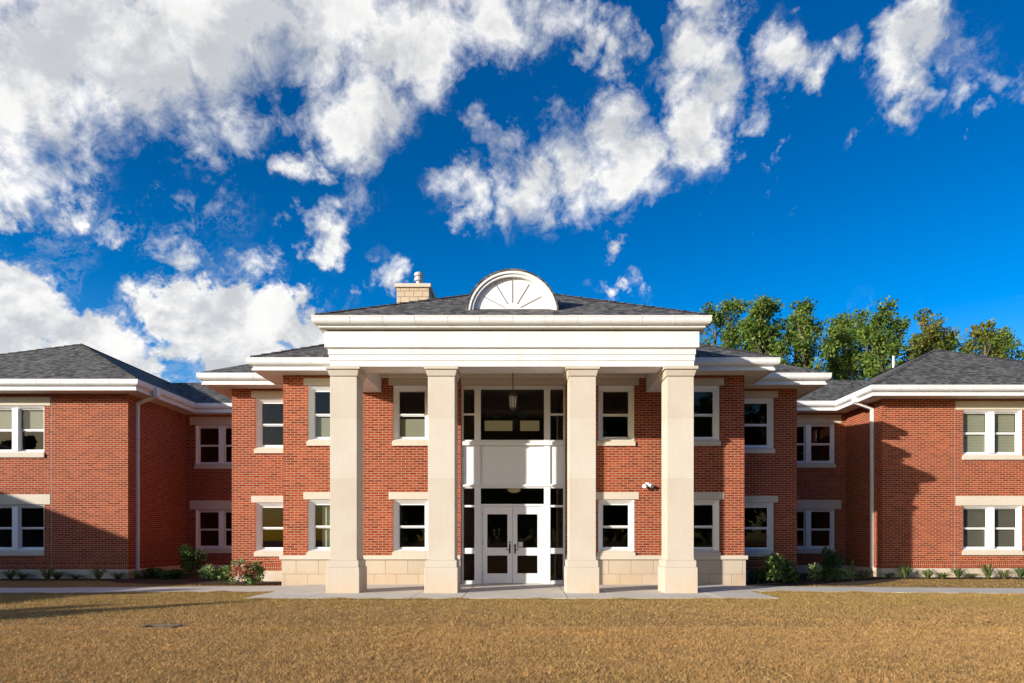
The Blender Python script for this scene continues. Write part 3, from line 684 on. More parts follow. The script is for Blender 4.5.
# ridge caps on the visible hips and ridges
mb = MB()
def cap(a, b):
    a = Vector(a); b = Vector(b); L = (b-a).length; n = max(2, int(L/.3)); 
    for k in range(n):
        p = a.lerp(b, k/n); q = a.lerp(b, (k+1.12)/n)
        d = (q-p).normalized(); s_ = Vector((d.y, -d.x, 0)).normalized()*.10; up = Vector((0, 0, .035))
        up2 = Vector((0, 0, .030-.018)); 
        mb.poly([p+up, p-s_+up*-.3, q-s_+up*-.3-Vector((0,0,.012)), q+up2]); mb.poly([p+up, q+up2, q+s_+up*-.3-Vector((0,0,.012)), p+s_+up*-.3])
def hipcaps(x0, x1, y0, y1, z):
    z += .035; w = (x1-x0)/2; d = (y1-y0)/2; m_ = min(w, d); cx = (x0+x1)/2; cy = (y0+y1)/2
    if w <= d:
        a = (cx, y0+w, z+w*.5); b = (cx, y1-w, z+w*.5); cap((x0, y0, z), a); cap((x1, y0, z), a); cap(a, b) if d > w else None
        cap((x0, y1, z), b); cap((x1, y1, z), b)
hipcaps(XI0-.64, XI1+.64, YI-.64, YI-.64+14.6, ZG+.006); hipcaps(XO0-.64, XO1+.64, YO-.64, 33.6+9, ZG+.002) if False else None
hipcaps(XWL-.64, XW+.64, YW-.64, 45.6, ZGW+.006); hipcaps(XE-.64, XER+.64, YE-.64, 45.6, ZGW+.006)
hipcaps(XC-4.55, XC+4.55, 15.64, 15.64+9.1, ZGP+.006)
P(mb, 'ridge_cap', 'shingle')

# --- portico
pB = [(XC-4.295, 18.72), (XC-4.295, 15.9), (XC+4.295, 15.9), (XC+4.295, 18.72)]
sec = [(-.62, 5.335), (0, 5.335), (0, 5.465), (.018, 5.475), (.018, 5.605), (.036, 5.615), (.036, 5.745), (.10, 5.765), (.10, 6.13), (.085, 6.14), (-.62, 6.14)]
P(MB().sweep(pB, sec), 'entablature', 'white')
P(MB().box(XC-3.66, XC+3.66, 16.53, 18.73, 5.80, 5.90), 'portico_ceiling', 'soffit')
P(MB().box(XC-3.66, XC+3.66, 18.60, 18.735, 5.735, 5.795), 'ceiling_trim', 'soffit')
# panel joints on the frieze (thin raised battens)
for s in (-1, 1):
    for off in (1.665, 3.975):
        c = XC+s*off; y0 = 15.9; w = .317
        sh = MB().box(c-w, c+w, y0, y0+.635, .79, 5.10)
        col = P(sh, 'column', 'column', bevel=.008)
        bs = MB(); bs.box(c-w-.075, c+w+.075, y0-.075, y0+.71, -.06, .60); bs.box(c-w-.05, c+w+.05, y0-.05, y0+.685, .60, .765); bs.frustum(c-w-.012, c+w+.012, y0-.012, y0+.647, .765, .80, .0)
        P(bs, 'column_base', 'column', parent=col, bevel=.01)
        cp = MB(); cp.frustum(c-w-.012, c+w+.012, y0-.012, y0+.647, 5.115, 5.245, .040); cp.box(c-w-.085, c+w+.085, y0-.085, y0+.72, 5.262, 5.333); cp.box(c-w-.035, c+w+.035, y0-.035, y0+.67, 5.246, 5.261)
        P(cp, 'column_capital', 'column', parent=col, bevel=.004)

# --- dormer
dx, dy, dz = XC, 16.30, 6.73
a_, b_ = 1.105, 1.05
def arc(a, b, n=40): return [(dx+a*math.cos(math.pi*k/n), dz+b*math.sin(math.pi*k/n)) for k in range(n+1)]
def arch_ring(mb, ao, bo, ai, bi, y0, y1):
    o_, i_ = arc(ao, bo), arc(ai, bi)
    for k in range(len(o_)-1):
        O0, O1, I0, I1 = o_[k], o_[k+1], i_[k], i_[k+1]
        mb.poly([(O0[0],y0,O0[1]),(O1[0],y0,O1[1]),(I1[0],y0,I1[1]),(I0[0],y0,I0[1])])
        mb.poly([(O0[0],y1,O0[1]),(I0[0],y1,I0[1]),(I1[0],y1,I1[1]),(O1[0],y1,O1[1])])
        mb.poly([(O0[0],y0,O0[1]),(O0[0],y1,O0[1]),(O1[0],y1,O1[1]),(O1[0],y0,O1[1])])
        mb.poly([(I0[0],y0,I0[1]),(I1[0],y0,I1[1]),(I1[0],y1,I1[1]),(I0[0],y1,I0[1])])
mb = MB(); o_ = arc(a_-.13, b_-.13)
mb.poly([(p[0], dy+.14, p[1]) for p in o_])
dorm = P(mb, 'dormer', 'panel')
mb = MB(); arch_ring(mb, a_, b_, a_-.085, b_-.085, dy, dy+.2); arch_ring(mb, a_-.085, b_-.085, a_-.15, b_-.15, dy+.035, dy+.2); P(mb, 'arch_trim', 'white', parent=dorm)
mb = MB(); arch_ring(mb, a_+.022, b_+.022, a_-.02, b_-.02, dy-.015, 20.0); P(mb, 'dormer_roof', 'shingle', parent=dorm)
mb = MB()
for ang in (28, 59, 90, 121, 152):
    t_ = R(ang); c0 = .22; c1 = .80
    p0 = Vector((dx+.0+c0*math.cos(t_), dz+.08+c0*math.sin(t_))); p1 = Vector((dx+c1*math.cos(t_), dz+.08+c1*math.sin(t_)*.98)); n = Vector((-(p1-p0).y, (p1-p0).x)).normalized()*.011
    q = [p0-n, p1-n, p1+n, p0+n]
    i = len(mb.v); mb.v += [(v.x, dy+.128, v.y) for v in q]+[(v.x, dy+.139, v.y) for v in q]
    mb.f += [(i,i+1,i+2,i+3),(i,i+4,i+5,i+1),(i+1,i+5,i+6,i+2),(i+2,i+6,i+7,i+3),(i+3,i+7,i+4,i)]
P(mb, 'sunburst_strip', 'groove', parent=dorm)

# --- chimney
cx0, cx1, cy0, cy1 = -4.72, -3.52, 25.0, 26.4
ch = P(MB().box(cx0, cx1, cy0, cy1, 7.4, 10.58), 'chimney', 'chimney', bevel=.02)
P(MB().box(cx0-.07, cx1+.07, cy0-.07, cy1+.07, 10.58, 10.72), 'chimney_cap', 'stone', parent=ch, bevel=.015)
mb = MB(); mb.lathe((-3.98, 25.5, 10.72), [(.10, 0), (.10, .26), (.17, .28), (.17, .38), (.12, .41), (.12, .44), (.17, .46), (.17, .56), (.09, .62), (.03, .64)], 16); P(mb, 'chimney_flue', 'steel', parent=ch, smooth=False)

# --- plumbing vents on the roofs
mb = MB(); mb.tube([(16.72, 30.5, 8.2), (16.72, 30.5, 9.52)], .05, 10); P(mb, 'vent_pipe', 'white')
mb = MB(); mb.box(9.15, 9.5, 25.2, 25.6, 6.3, 6.95); P(mb, 'roof_vent', 'pvc')

# --- downspouts
def downspout(ox, oy, wx, wy, z0, sgn):
    mb = MB()
    ox += sgn*.05; mb.box(ox-.07, ox+.07, oy-.10, oy+.10, z0-.34, z0-.06)
    h = .045
    def seg(a, b):
        a = Vector(a); b = Vector(b); i = len(mb.v)
        d = (b-a).normalized(); u = Vector((0, 1, 0)); w_ = d.cross(u).normalized()
        for p in (a-d*.02, b+d*.02): mb.v.extend([tuple(p+u*h*x+w_*h*y_) for x, y_ in ((-1,-1),(1,-1),(1,1),(-1,1))])
        mb.f += [(i,i+1,i+2,i+3)[::-1],(i+4,i+5,i+6,i+7)]+[(i+j, i+(j+1) % 4, i+4+(j+1) % 4, i+4+j) for j in range(4)]
    seg((ox, oy, z0-.34), (wx, wy, z0-.53)); seg((wx, wy, z0-.53), (wx, wy, .32)); seg((wx, wy, .32), (wx+sgn*.09, wy-.02, .12))
    seg((wx+sgn*.09, wy-.02, .12), (wx+sgn*.10, wy-.02, .04))
    ds = P(mb, 'downspout', 'white', bevel=.008)
    mb = MB()
    for z in (4.6, 2.9, 1.2): mb.box(wx-h-.006, wx+h+.006, wy-h-.012, wy+h+.004, z, z+.035)
    P(mb, 'bracket', 'white', parent=ds)
downspout(XW+.71, 22.0, XW+.055, 22.15, ZGW, 1)
downspout(XE-.71, 23.0, XE-.055, 23.05, ZGW, 1)

# --- entrance bay
YS = YI+.075; d0, d1 = YS, YS+.12
bx0, bx1 = -1.748, 1.153
c0, c1 = -1.21, .56          # centre glass between mullions
mb = MB()
mb.box(bx0, bx0+.055, d0, d1, 0, 5.55); mb.box(bx1-.055, bx1, d0, d1, 0, 5.55)
mb.box(bx0+.055, bx1-.055, d0, d1, 5.45, 5.55)
for a, b in ((-1.385, c0), (c1, .735)): mb.box(a, b, d0-.01, d1, 0, 5.45)
for a, b in ((bx0+.055, -1.385), (.735, bx1-.055)):
    mb.box(a, b, d0, d1, 4.72, 4.77); mb.box(a, b, d0, d1, 3.86, 4.03); mb.box(a, b, d0, d1, 2.68, 2.80)
    mb.box(a, b, d0, d1, 2.15, 2.21); mb.box(a, b, d0, d1, .85, 1.01); mb.box(a, b, d0, d1, 0, .10)
mb.box(c0, c1, d0, d1, 3.86, 4.03); mb.box(c0, c1, d0, d1, 2.68, 2.80); mb.box(c0, c1, d0, d1, 2.17, 2.24)
mb.box(c0, -1.165, d0, d1, 0, 2.17); mb.box(.515, c1, d0, d1, 0, 2.17)
fr_ = P(mb, 'entrance_screen', 'frame', bevel=.004)
mb = MB(); mb.box(bx0+.03, bx1-.03, d0-.05, d0-.0115, 3.875, 3.985); mb.box(bx0+.03, bx1-.03, d0-.04, d0-.0115, 2.72, 2.775); P(mb, 'ledge', 'frame', parent=fr_, bevel=.006)
mb = MB()
for a, b in ((bx0+.057, -1.387), (c0+.002, c1-.002), (.737, bx1-.057)): mb.box(a, b, d0+.03, d1-.02, 2.802, 3.858)
P(mb, 'spandrel_panel', 'panel', parent=fr_)
mb = MB()
yg = d0+.06
for a, b, z0, z1 in [(c0, c1, 4.03, 5.45), (c0, c1, 2.24, 2.68)]+[(a, b, z0, z1) for a, b in ((bx0+.055, -1.385), (.735, bx1-.055)) for z0, z1 in ((4.77, 5.45), (4.03, 4.72), (2.21, 2.68), (1.01, 2.15), (.10, .85))]:
    mb.poly([(a-.01,yg,z0-.01),(b+.01,yg,z0-.01),(b+.01,yg,z1+.01),(a-.01,yg,z1+.01)])
P(mb, 'pane', 'glass', parent=fr_)
P(MB().box(bx0-.005, bx1+.005, YI-.012, YI+.06, 5.554, 5.732), 'lintel', 'stone', bevel=.004)
P(MB().box(bx0, bx1, d0-.02, d1+.1, -.04, .012), 'threshold', 'concrete')
xm = -.325
for k, (a, b) in enumerate(((-1.163, xm-.004), (xm+.004, .513))):
    y0, y1 = d0+.03, d0+.08; st = .135; mb = MB()
    mb.box(a, a+st, y0, y1, .02, 2.165); mb.box(b-st, b, y0, y1, .02, 2.165)
    for z0, z1 in ((.02, .30), (.80, 1.02), (1.955, 2.165)): mb.box(a+st, b-st, y0, y1, z0, z1)
    door = P(mb, 'door', 'panel', bevel=.003)
    mb = MB(); yy = y0+.025
    for z0, z1 in ((.30, .80), (1.02, 1.955)): mb.poly([(a+st-.01,yy,z0-.01),(b-st+.01,yy,z0-.01),(b-st+.01,yy,z1+.01),(a+st-.01,yy,z1+.01)])
    P(mb, 'pane', 'glass', parent=door)
    mb = MB(); hx = b-.07 if k == 0 else a+.07; sg = -1 if k == 0 else 1
    mb.box(hx-.022, hx+.022, y0-.012, y0-.001, .86, 1.12); mb.tube([(hx, y0-.01, .97), (hx, y0-.055, .97), (hx+sg*.1, y0-.055, .965)], .011, 8)
    if k == 0: mb.lathe((hx, y0-.02, 1.17), [(.02, -.02), (.02, .02)], 10)
    P(mb, 'handle', 'bronze', parent=door)
    if k == 1: P(MB().box(a+st+.02, a+st+.15, yy-.006, yy-.002, 1.04, 1.18), 'notice', 'paper', parent=door)
    mb = MB()
    for z in (.25, 1.1, 1.9): hx2 = a+.004 if k == 0 else b-.004; mb.tube([(hx2, y0-.008, z), (hx2, y0-.008, z+.11)], .008, 6)
    P(mb, 'hinge', 'steel', parent=door)

# ---------------------------------------------------------------- things fixed on the building
lan = tag(empty('lantern', (XC, 17.3, 5.795)), 'black glass lantern hanging on a long chain over the entrance doors', 'lantern')
def L(mb, name, mat, parent, **k): return mb.build(name, mat, parent, **k)
mb = MB(); mb.lathe((0, 0, -.03), [(.06, .029), (.06, .01), (.03, 0)], 14); L(mb, 'ceiling_plate', 'bronze', lan)
mb = MB(); mb.tube([(0, 0, -.02), (0, 0, -.75)], .012, 6)
for k in range(18): mb.lathe((0, 0, -.06-k*.038), [(.008, 0), (.017, .012), (.008, .024)], 6)
L(mb, 'chain', 'bronze', lan)
mb = MB(); mb.lathe((0, 0, -1.18), [(.02, .45), (.03, .42), (.13, .33), (.135, .31), (.11, .305)], 6); mb.lathe((0, 0, -1.18), [(.03, -.04), (.075, .0), (.085, .012)], 6)
for j in range(6):
    a = 2*math.pi*j/6; mb.tube([(.08*math.cos(a), .08*math.sin(a), -1.17), (.11*math.cos(a), .11*math.sin(a), -.87)], .008, 5)
L(mb, 'cage', 'bronze', lan)
mb = MB(); mb.lathe((0, 0, -1.165), [(.072, 0), (.10, .29)], 6); L(mb, 'lamp_glass', 'lglass', lan)
wl = tag(empty('wall_light', (3.42, YI, 2.77)), 'small white security floodlight on the brick wall beside the right end column', 'wall light')
mb = MB(); mb.box(-.05, .05, -.03, 0, -.06, .06); L(mb, 'back_plate', 'frame', wl, bevel=.005)
mb = MB()
for s in (-1, 1): mb.tube([(s*.02, -.03, 0), (s*.07, -.10, -.02), (s*.11, -.17, -.05)], [.025, .045, .06], 12)
L(mb, 'lamp_head', 'frame', wl)
# small valve box lid in the lawn
vb = tag(empty('valve_box', (-5.4, 9.9, -.03)), 'small sunken concrete valve box lid lying in the brown lawn on the left', 'valve box')
mb = MB(); mb.box(-.25, .25, -.05, -.01, -.05, .012); mb.box(-.25, .25, .21, .25, -.05, .030); mb.box(-.25, -.21, -.01, .21, -.05, .014); mb.box(.21, .25, -.01, .21, -.05, .014); L(mb, 'rim', 'bark', vb, bevel=.006)
L(MB().box(-.21, .21, -.01, .21, -.04, -.02), 'lid', 'mulch', vb)  # dark rim and lid colours stand in for shade in the recess

# ---------------------------------------------------------------- unseen brick wing, added and angled so its shadow crosses the left wing
NB = tag(empty('shadow_caster_wing', (-35.0, 5, 0), R(-8)), 'unseen red brick wing with hipped grey roof, added left of the view to cast shadow', 'building')
mb = MB().box(-6, 6, -9, 11.2, 0, 6.13); NB_w = L(mb, 'wall', 'brick', NB)
mb = MB(); hip(mb, -6.6, 6.6, -9.6, 11.8, 6.13, .25); L(mb, 'roof', 'shingle', NB)
for yy in (-6, -1.5, 3, 7.5):
    for zz in (.9, 4.0):
        w_ = L(MB().box(5.99, 6.05, yy, yy+1.6, zz, zz+1.45), 'window', 'frame', NB); L(MB().box(6.04, 6.06, yy+.08, yy+1.52, zz+.08, zz+1.37), 'pane', 'bronze', w_)

# ---------------------------------------------------------------- foliage helpers
def cloud_mesh(name, V, Fc, tint, mat, parent=None):
    me = bpy.data.meshes.new(name); nv = len(V); nf = len(Fc); k = Fc.shape[1]
    me.vertices.add(nv); me.vertices.foreach_set('co', V.astype(np.float32).ravel())
    me.loops.add(nf*k); me.loops.foreach_set('vertex_index', Fc.astype(np.int32).ravel())
    me.polygons.add(nf); me.polygons.foreach_set('loop_start', np.arange(0, nf*k, k, dtype=np.int32))
    me.update(calc_edges=True)
    at = me.attributes.new('tint', 'FLOAT', 'FACE'); at.data.foreach_set('value', tint.astype(np.float32))
    me.materials.append(M[mat]); me.validate()
    o = bpy.data.objects.new(name, me); COL.objects.link(o)
    if parent is not None: o.parent = parent
    return o
def leaf_quads(rng, centers, size, squash=.55, upbias=.0):
    n = len(centers)
    d = rng.normal(size=(n, 3)); d /= np.linalg.norm(d, axis=1)[:, None]
    e = rng.normal(size=(n, 3)); e -= (e*d).sum(1)[:, None]*d; e /= np.linalg.norm(e, axis=1)[:, None]
    s = (size*rng.uniform(.6, 1.35, n))[:, None]
    V = np.stack([centers-d*s, centers+e*s*squash, centers+d*s, centers-e*s*squash], 1).reshape(-1, 3)
    return V, np.arange(n*4).reshape(n, 4)

# ---------------------------------------------------------------- trees
def make_tree(loc, h, spread, seed, mat, label, lean=0, dens=1.0, bare=0):
    rng = np.random.default_rng(seed); rd = random.Random(seed)
    root = tag(empty('tree', loc), label, 'tree', 'trees behind the right side of the building')
    tr = MB(); tips = []
    def branch(p, d, length, r, lvl):
        pts = [p.copy()]; rs = [r]; n = 5
        for k in range(n):
            j_ = .16 if lvl else .05; d = (d+Vector((rd.uniform(-j_, j_), rd.uniform(-j_, j_), .12 if lvl else .02))).normalized()
            p = p+d*length/n; pts.append(p.copy()); rs.append(r*(1-.75*(k+1)/n))
        tr.tube(pts, rs, 7 if lvl == 0 else 5, caps=False)
        if lvl >= 1: tips.extend([(pts[-1], lvl), (pts[-2], lvl), (pts[-3], lvl)])
        if lvl < 2:
            nb = 17 if lvl == 0 else 4
            for k in range(nb):
                f = (.30+.70*k/nb) if lvl == 0 else rd.uniform(.35, .95)
                i = min(int(f*n), n-1); q = pts[i].lerp(pts[i+1], f*n-i)
                a = rd.uniform(0, 2*math.pi) if lvl else k*2.4+rd.uniform(-.4, .4)
                up = rd.uniform(.8, 1.7); dd = Vector((math.cos(a), math.sin(a), up)).normalized()
                ln = length*(spread*(1.15-.75*f) if lvl == 0 else rd.uniform(.35, .55))
                branch(q, dd, ln, max(rs[i]*.5, .02), lvl+1)
    branch(Vector((0, 0, -.2)), Vector((lean, 0, 1)).normalized(), h*.93, h*.017, 0)
    o = tr.build('trunk', 'bark', root, smooth=True)
    C = []; T = []
    for p, lvl in tips:
        if rd.random() < bare: continue
        r = rd.uniform(.30, .80)*h/16*(1.0 if lvl == 1 else .85); n = int(38*dens)
        q = rng.normal(size=(n, 3)); q /= np.linalg.norm(q, axis=1)[:, None]; q *= (rng.uniform(.1, 1, n)**.45)[:, None]*r*np.array([1, 1, .7])
        C.append(q+np.array(p)+[0, 0, .1]); T.append(np.clip(rng.normal(.38+rd.uniform(-.22, .26), .17, n), 0, 1))
    C = np.concatenate(C); T = np.concatenate(T)
    V, Fc = leaf_quads(rng, C, .105, .6)
    cloud_mesh('crown', V, Fc, T, mat, root)
    return root
def tx(px, D): return (px-CX)*D/F
def tz(py, D): return EYE+(HY-py)*D/F
TREES = [
 (712, 312, 50, .30, 'leaf', 'green tree rising just right of the portico cornice, lowest of the leftmost pair', 1),
 (745, 300, 47, .25, 'leaf', 'tall narrow green tree with pointed top right of the portico', 2),
 (779, 296, 45, .27, 'leaf', 'tall dense green tree with rounded top behind the stepped eaves', 3),
 (822, 308, 46, .24, 'leaf', 'slender green tree standing just right of the tallest pair', 4),
 (800, 318, 51, .26, 'leaf', 'green tree in the gap between the tall pair and the slender tree', 13),
 (762, 335, 53, .26, 'leaf', 'green tree between the pointed tree and the rounded tree, further back', 14),
 (730, 303, 49, .24, 'leaf', 'narrow green tree just left of the pointed one', 15),
 (838, 322, 52, .30, 'leaf', 'open leafy tree filling the gap left of the airy topped tree', 16),
 (958, 334, 53, .30, 'leaf', 'feathery green tree between the yellowing tree and the golden one, further back', 17),
 (1003, 336, 53, .30, 'leaf', 'feathery green tree between the golden tree and the one at the right edge', 18),
 (832, 316, 55, .24, 'leaf', 'thin green tree far behind the open leafy one', 19),
 (850, 332, 49, .34, 'leaf', 'short open green tree over the low linking roof', 5),
 (889, 308, 44, .25, 'leaf', 'loose green tree with airy top left of the right wing ridge', 6),
 (868, 335, 52, .34, 'leaf', 'small leafy tree seen behind the white vent pipe', 7),
 (924, 338, 50, .32, 'leaf', 'green tree peeking over the peak of the right wing roof', 8),
 (944, 326, 47, .32, 'leaf_gold', 'yellowing tree directly above the right wing roof peak', 9),
 (985, 330, 46, .30, 'leaf_gold', 'golden autumn tree with bare twigs above the right wing roof', 10),
 (1017, 338, 49, .34, 'leaf', 'green tree at the far right edge above the roof', 11),
 (1060, 330, 48, .34, 'leaf', 'green tree past the right edge of the wing roof', 12),
]
for (px, py, D, sp, mat, lab, sd) in TREES:
    h = tz(py, D)*1.02
    make_tree((tx(px, D), D, 0), h, sp, sd*7+3, mat, lab, dens=1.0, lean=random.Random(sd).uniform(-.04, .04), bare=.3 if sd == 10 else .22)

# ---------------------------------------------------------------- shrubs and perennials
def shrub(px, D, h, w, seed, label, cat='shrub', mat='shrub', n=900, leaf=.045, flowers=0, name='shrub', group=None, base=.0):
    rng = np.random.default_rng(seed)
    root = tag(empty(name, (tx(px, D), D, -.02)), label, cat, group)
    st = MB(); rd = random.Random(seed); cl = []
    for k in range(9):
        a = rd.uniform(0, 6.28); rr = rd.uniform(.2, .95)*w/2; e = Vector((math.cos(a)*rr, math.sin(a)*rr, h*rd.uniform(.55, .95)*(1-.35*(rr/(w/2))**2)))
        st.tube([(0, 0, 0), tuple(e*.5+Vector((0, 0, .05))), tuple(e)], [.012, .008, .004], 5); cl.append(e)
    st.build('stem', 'bark', root)
    C = []
    for e in cl:
        q = rng.normal(size=(n//9, 3)); q /= np.linalg.norm(q, axis=1)[:, None]; q *= (rng.uniform(.05, 1, len(q))**.5)[:, None]*np.array([w*.24, w*.24, h*.26])
        C.append(q+np.array(e))
        q2 = q*np.array([1, 1, 1.0]); C.append(q2[:len(q2)//2]+np.array(e)*[1, 1, .45])
    C = np.concatenate(C); C[:, 2] = np.maximum(C[:, 2], .03)
    V, Fc = leaf_quads(rng, C, leaf, .55)
    cloud_mesh('foliage', V, Fc, np.clip(rng.normal(.45, .25, len(Fc)), 0, 1), mat, root)
    if flowers:
        for k in range(flowers):
            a = rng.uniform(-3.14, 0) if k % 3 else rng.uniform(0, 3.14); ph = rng.uniform(.25, 1.2); c = np.array([math.cos(a)*math.cos(ph)*w*.5, math.sin(a)*math.cos(ph)*w*.5, h*(.25+.72*math.sin(ph)*.9)])
            q = rng.normal(size=(46, 3)); q /= np.linalg.norm(q, axis=1)[:, None]; q *= .075
            V, Fc = leaf_quads(rng, q+c, .022, .8); tn = rng.uniform(0, 1)
            cloud_mesh('flower_head', V, Fc, np.clip(rng.normal(tn, .15, len(Fc)), 0, 1), 'petal', root)
    return root
shrub(190, 22.6, 1.0, .95, 21, 'dark green rounded bush with yellowish tips in the left corner bed')
shrub(246, 18.95, .68, .95, 22, 'low bush covered in pink, orange and cream flower heads beside the left path', 'flowering bush', 'lily', n=900, leaf=.05, flowers=60, name='flowering_shrub')
shrub(153, 21.9, .32, .7, 23, 'small dark spreading shrub near the foot of the left downspout')
shrub(172, 21.5, .28, .7, 24, 'low dark green shrub left of the rounded corner bush')
shrub(211, 21.2, .42, .65, 25, 'small pale green leafy plant left of the flowering bush', 'plant', 'variegated', n=500)
shrub(226, 20.8, .33, .7, 26, 'low dark shrub tucked just behind the flowering bush')
shrub(775, 19.6, .78, .85, 27, 'bright green broad leaved shrub in front of the right block', leaf=.07, mat='lily', n=620)
shrub(757, 19.7, .38, .7, 28, 'low dark shrub against the stone base left of the broad leaved shrub')
shrub(791, 19.7, .34, .6, 29, 'low dark shrub right of the broad leaved shrub')
shrub(815, 20.6, .52, .36, 30, 'small upright cream variegated plant in the right corner bed', 'plant', 'variegated', n=420, leaf=.035)
shrub(832, 22.4, .95, .9, 31, 'tall dark bush in the shade under the right recessed window')
shrub(828, 20.6, .38, .7, 32, 'low grey green plant beside the cream variegated plant', 'plant', n=380)
shrub(843, 20.8, .35, .6, 33, 'low silvery plant between the dark bush and the spiky plant', 'plant', 'variegated', n=260)
def lily(px, D, h, seed, label, mat='lily', n=60, w=.42, group=None, upright=0):
    rng = random.Random(seed); root = tag(empty('daylily', (tx(px, D), D, -.02)), label, 'plant', group)
    V = []; Fc = []; T = []
    for k in range(n):
        a = rng.uniform(0, 6.28); r = rng.uniform(.3, 1)*w*(1-upright*.7); hh = h*rng.uniform(.6, 1.05); d = Vector((math.cos(a), math.sin(a), 0)); s_ = Vector((-d.y, d.x, 0))*.014
        pts = [d*.03, d*(r*.45)+Vector((0, 0, hh*.75)), d*r*.85+Vector((0, 0, hh*(1.0))), d*r*1.3+Vector((0, 0, hh*(.5+upright*.55)))]
        wd = [.7, .75, .5, .1]; i = len(V)
        for p, q in zip(pts, wd): V += [p-s_*q, p+s_*q]
        t_ = rng.random()
        for j in range(3): Fc.append((i+2*j, i+2*j+1, i+2*j+3, i+2*j+2)); T.append(t_)
    cloud_mesh('foliage', np.array([tuple(v) for v in V]), np.array(Fc), np.array(T), mat, root); return root
ords = ['first', 'second', 'third', 'fourth', 'fifth', 'sixth', 'seventh', 'eighth', 'ninth']
for k, px in enumerate((7, 26, 43, 60, 78, 97, 115)):
    lily(px+random.Random(k).uniform(-5, 5), 21.25+.2*math.sin(k*2.2), (.34, .20, .38, .26, .16, .36, .24)[k], 50+k, f'{ords[k]} grassy clump from the left along the shaded base of the left wing', group='grassy clumps in front of the left wing')
for k, px in enumerate((889, 905, 928, 943, 958, 971, 988, 1004, 1020)):
    lily(px, 21.9+.2*math.sin(k*1.7), (.18, .42, .30, .20, .34, .16, .48, .28, .38)[k], 70+k, f'{ords[k]} grassy clump from the left along the sunlit base of the right wing', group='grassy clumps in front of the right wing')
lily(853, 20.7, .62, 90, 'bright upright spiky clump beside the right downspout', w=.22, upright=1, n=60)
lily(864, 21.3, .30, 91, 'low dark grassy clump at the foot of the right downspout')
lily(137, 21.3, .28, 92, 'small grassy clump at the left wing corner under the downspout')

# ---------------------------------------------------------------- lawn blades
rng = np.random.default_rng(5)
def sample(n, xr, yr, power):
    u = rng.uniform(0, 1, n)
    y = (yr[0]**power+(yr[1]**power-yr[0]**power)*u)**(1/power)
    return rng.uniform(xr[0], xr[1], n), y
xs, ys = [], []
for n, xr, yr, pw in ((480000, (-8.5, 8.5), (4.4, 10), .6), (290000, (-13, 12.5), (10, 16.8), 1.0), (60000, (-24, 24), (4, 16.8), 1.0), (70000, (-22, 22), (16.5, 22), 1.0)):
    x, y = sample(n, xr, yr, pw); xs.append(x); ys.append(y)
nf_ = 16000; fx = rng.uniform(-6.1, 5.6, nf_); fy = SLABY[0]-np.abs(rng.normal(0, .05, nf_))+.01; xs.append(fx); ys.append(fy)
fx = rng.uniform(-20, -5.9, nf_); xs.append(fx); ys.append(interp(LF, fx)-np.abs(rng.normal(0, .05, nf_)))
fx = rng.uniform(5.4, 20, nf_); xs.append(fx); ys.append(interp(RF, fx)-np.abs(rng.normal(0, .05, nf_)))
x = np.concatenate(xs); y = np.concatenate(ys)
keep = ~((x > SLABX[0]-.02) & (x < SLABX[1]+.02) & (y > SLABY[0]-.01))
fl = interp(LF, x); bl_ = interp(LB, x); keep &= ~((x <= -6.0) & (y > fl-.01) & (y < bl_+.01))
fl = interp(RF, x); bl_ = interp(RB, x); keep &= ~((x >= 5.4) & (y > fl-.01) & (y < bl_+.01))
keep &= ~in_poly(x, y, BEDL) & ~in_poly(x, y, BEDR) & ~((x > -6.6) & (x < 6.1) & (y > 18))
keep &= ~((x > -5.68) & (x < -5.12) & (y > 9.86) & (y < 10.3))
x = x[keep]; y = y[keep]; n = len(x)
cl = np.sin(x*3.1+np.sin(y*2.3)*2)*np.sin(y*2.7+np.cos(x*1.9)*2)
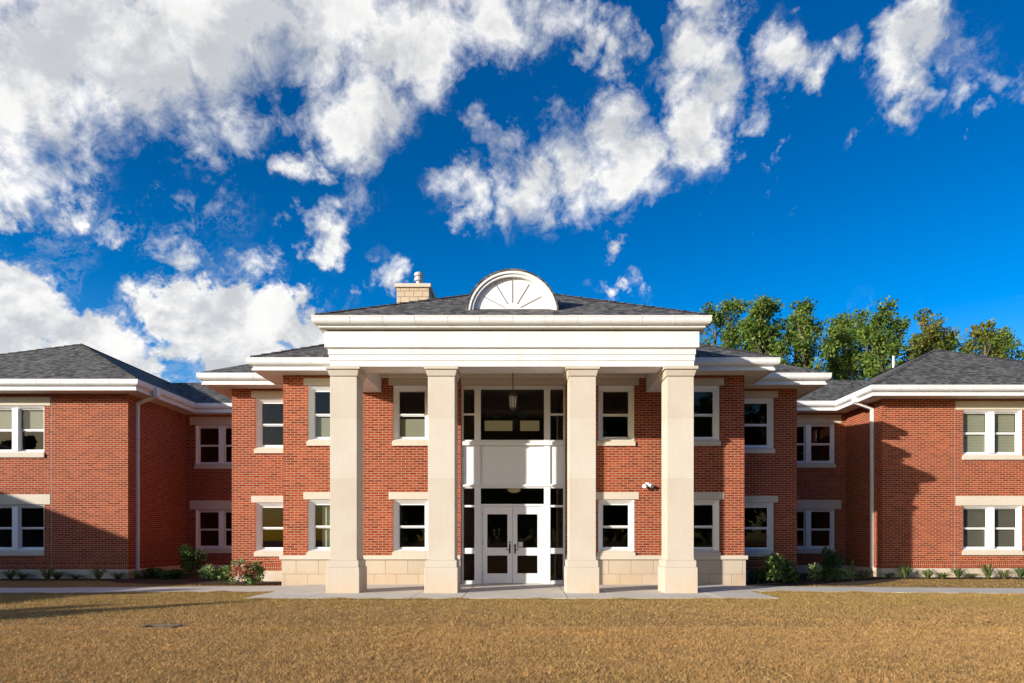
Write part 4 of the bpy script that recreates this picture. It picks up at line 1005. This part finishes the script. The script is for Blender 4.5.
hgt = rng.uniform(.014, .042, n)*(1+.25*cl); pf = np.where(x < -6, interp(LF, x), np.where(x > 5.5, interp(RF, x), SLABY[0])); edge = (np.abs(y-pf) < .16); hgt[edge] *= 1.2+.6*np.clip(np.sin(x[edge]*5.3)*np.sin(x[edge]*2.1+1), 0, 1)
a = rng.uniform(0, 2*np.pi, n); wd = .0020+.0018*np.clip((y-5)/8, 0, 1.5)
wx, wy = np.cos(a)*wd, np.sin(a)*wd; la = rng.uniform(0, 2*np.pi, n); lr = hgt*rng.uniform(.4, 1.9, n)
zb = np.full(n, -.037)
V = np.stack([np.stack([x-wx, y-wy, zb], 1), np.stack([x+wx, y+wy, zb], 1), np.stack([x+np.cos(la)*lr, y+np.sin(la)*lr, zb+hgt], 1)], 1).reshape(-1, 3)
Fc = np.arange(n*3).reshape(n, 3)
tint = np.clip(rng.normal(.5, .24, n), 0, 1)
lawn = cloud_mesh('lawn_grass', V, Fc, tint, 'grass'); tag(lawn, 'short dry golden brown lawn grass in front of the building', 'grass', kind='stuff')

# ---------------------------------------------------------------- wood on the far side of the lawn, behind the viewer (the windows mirror it)
rng = np.random.default_rng(77)
C = []
for k in range(46):
    cx_ = -25+k*2.9+rng.uniform(-1, 1); cy_ = -62-rng.uniform(0, 9); hh = rng.uniform(21, 27); ww = rng.uniform(3, 4.5)
    q = rng.normal(size=(900, 3)); q /= np.linalg.norm(q, axis=1)[:, None]; q *= (rng.uniform(.2, 1, 900)**.4)[:, None]*np.array([ww, ww, hh*.5]); C.append(q+[cx_, cy_, hh*.5])
C = np.concatenate(C); C[:, 2] = np.maximum(C[:, 2], .2)
V, Fc = leaf_quads(rng, C, .7, .7)
wd_ = cloud_mesh('wood', V, Fc, np.clip(rng.normal(.4, .2, len(Fc)), 0, 1), 'leaf'); tag(wd_, 'dense green wood far across the lawn behind the viewer', 'wood', kind='stuff')

for (x_, y_, h_, sd, lab) in ((-31.2, -4.6, 7.4, 401, 'unseen young green tree added to shade the left lawn, nearer the viewer'), (-33.5, -.6, 7.4, 402, 'unseen young green tree added to shade the left lawn, nearer the building')):  # unseen trees, put in to throw soft shadow over the lawn
    t_ = make_tree((x_, y_, 0), h_, .42, sd, 'leaf', lab, dens=2.4); t_['group'] = 'unseen young trees added to shade the left lawn'
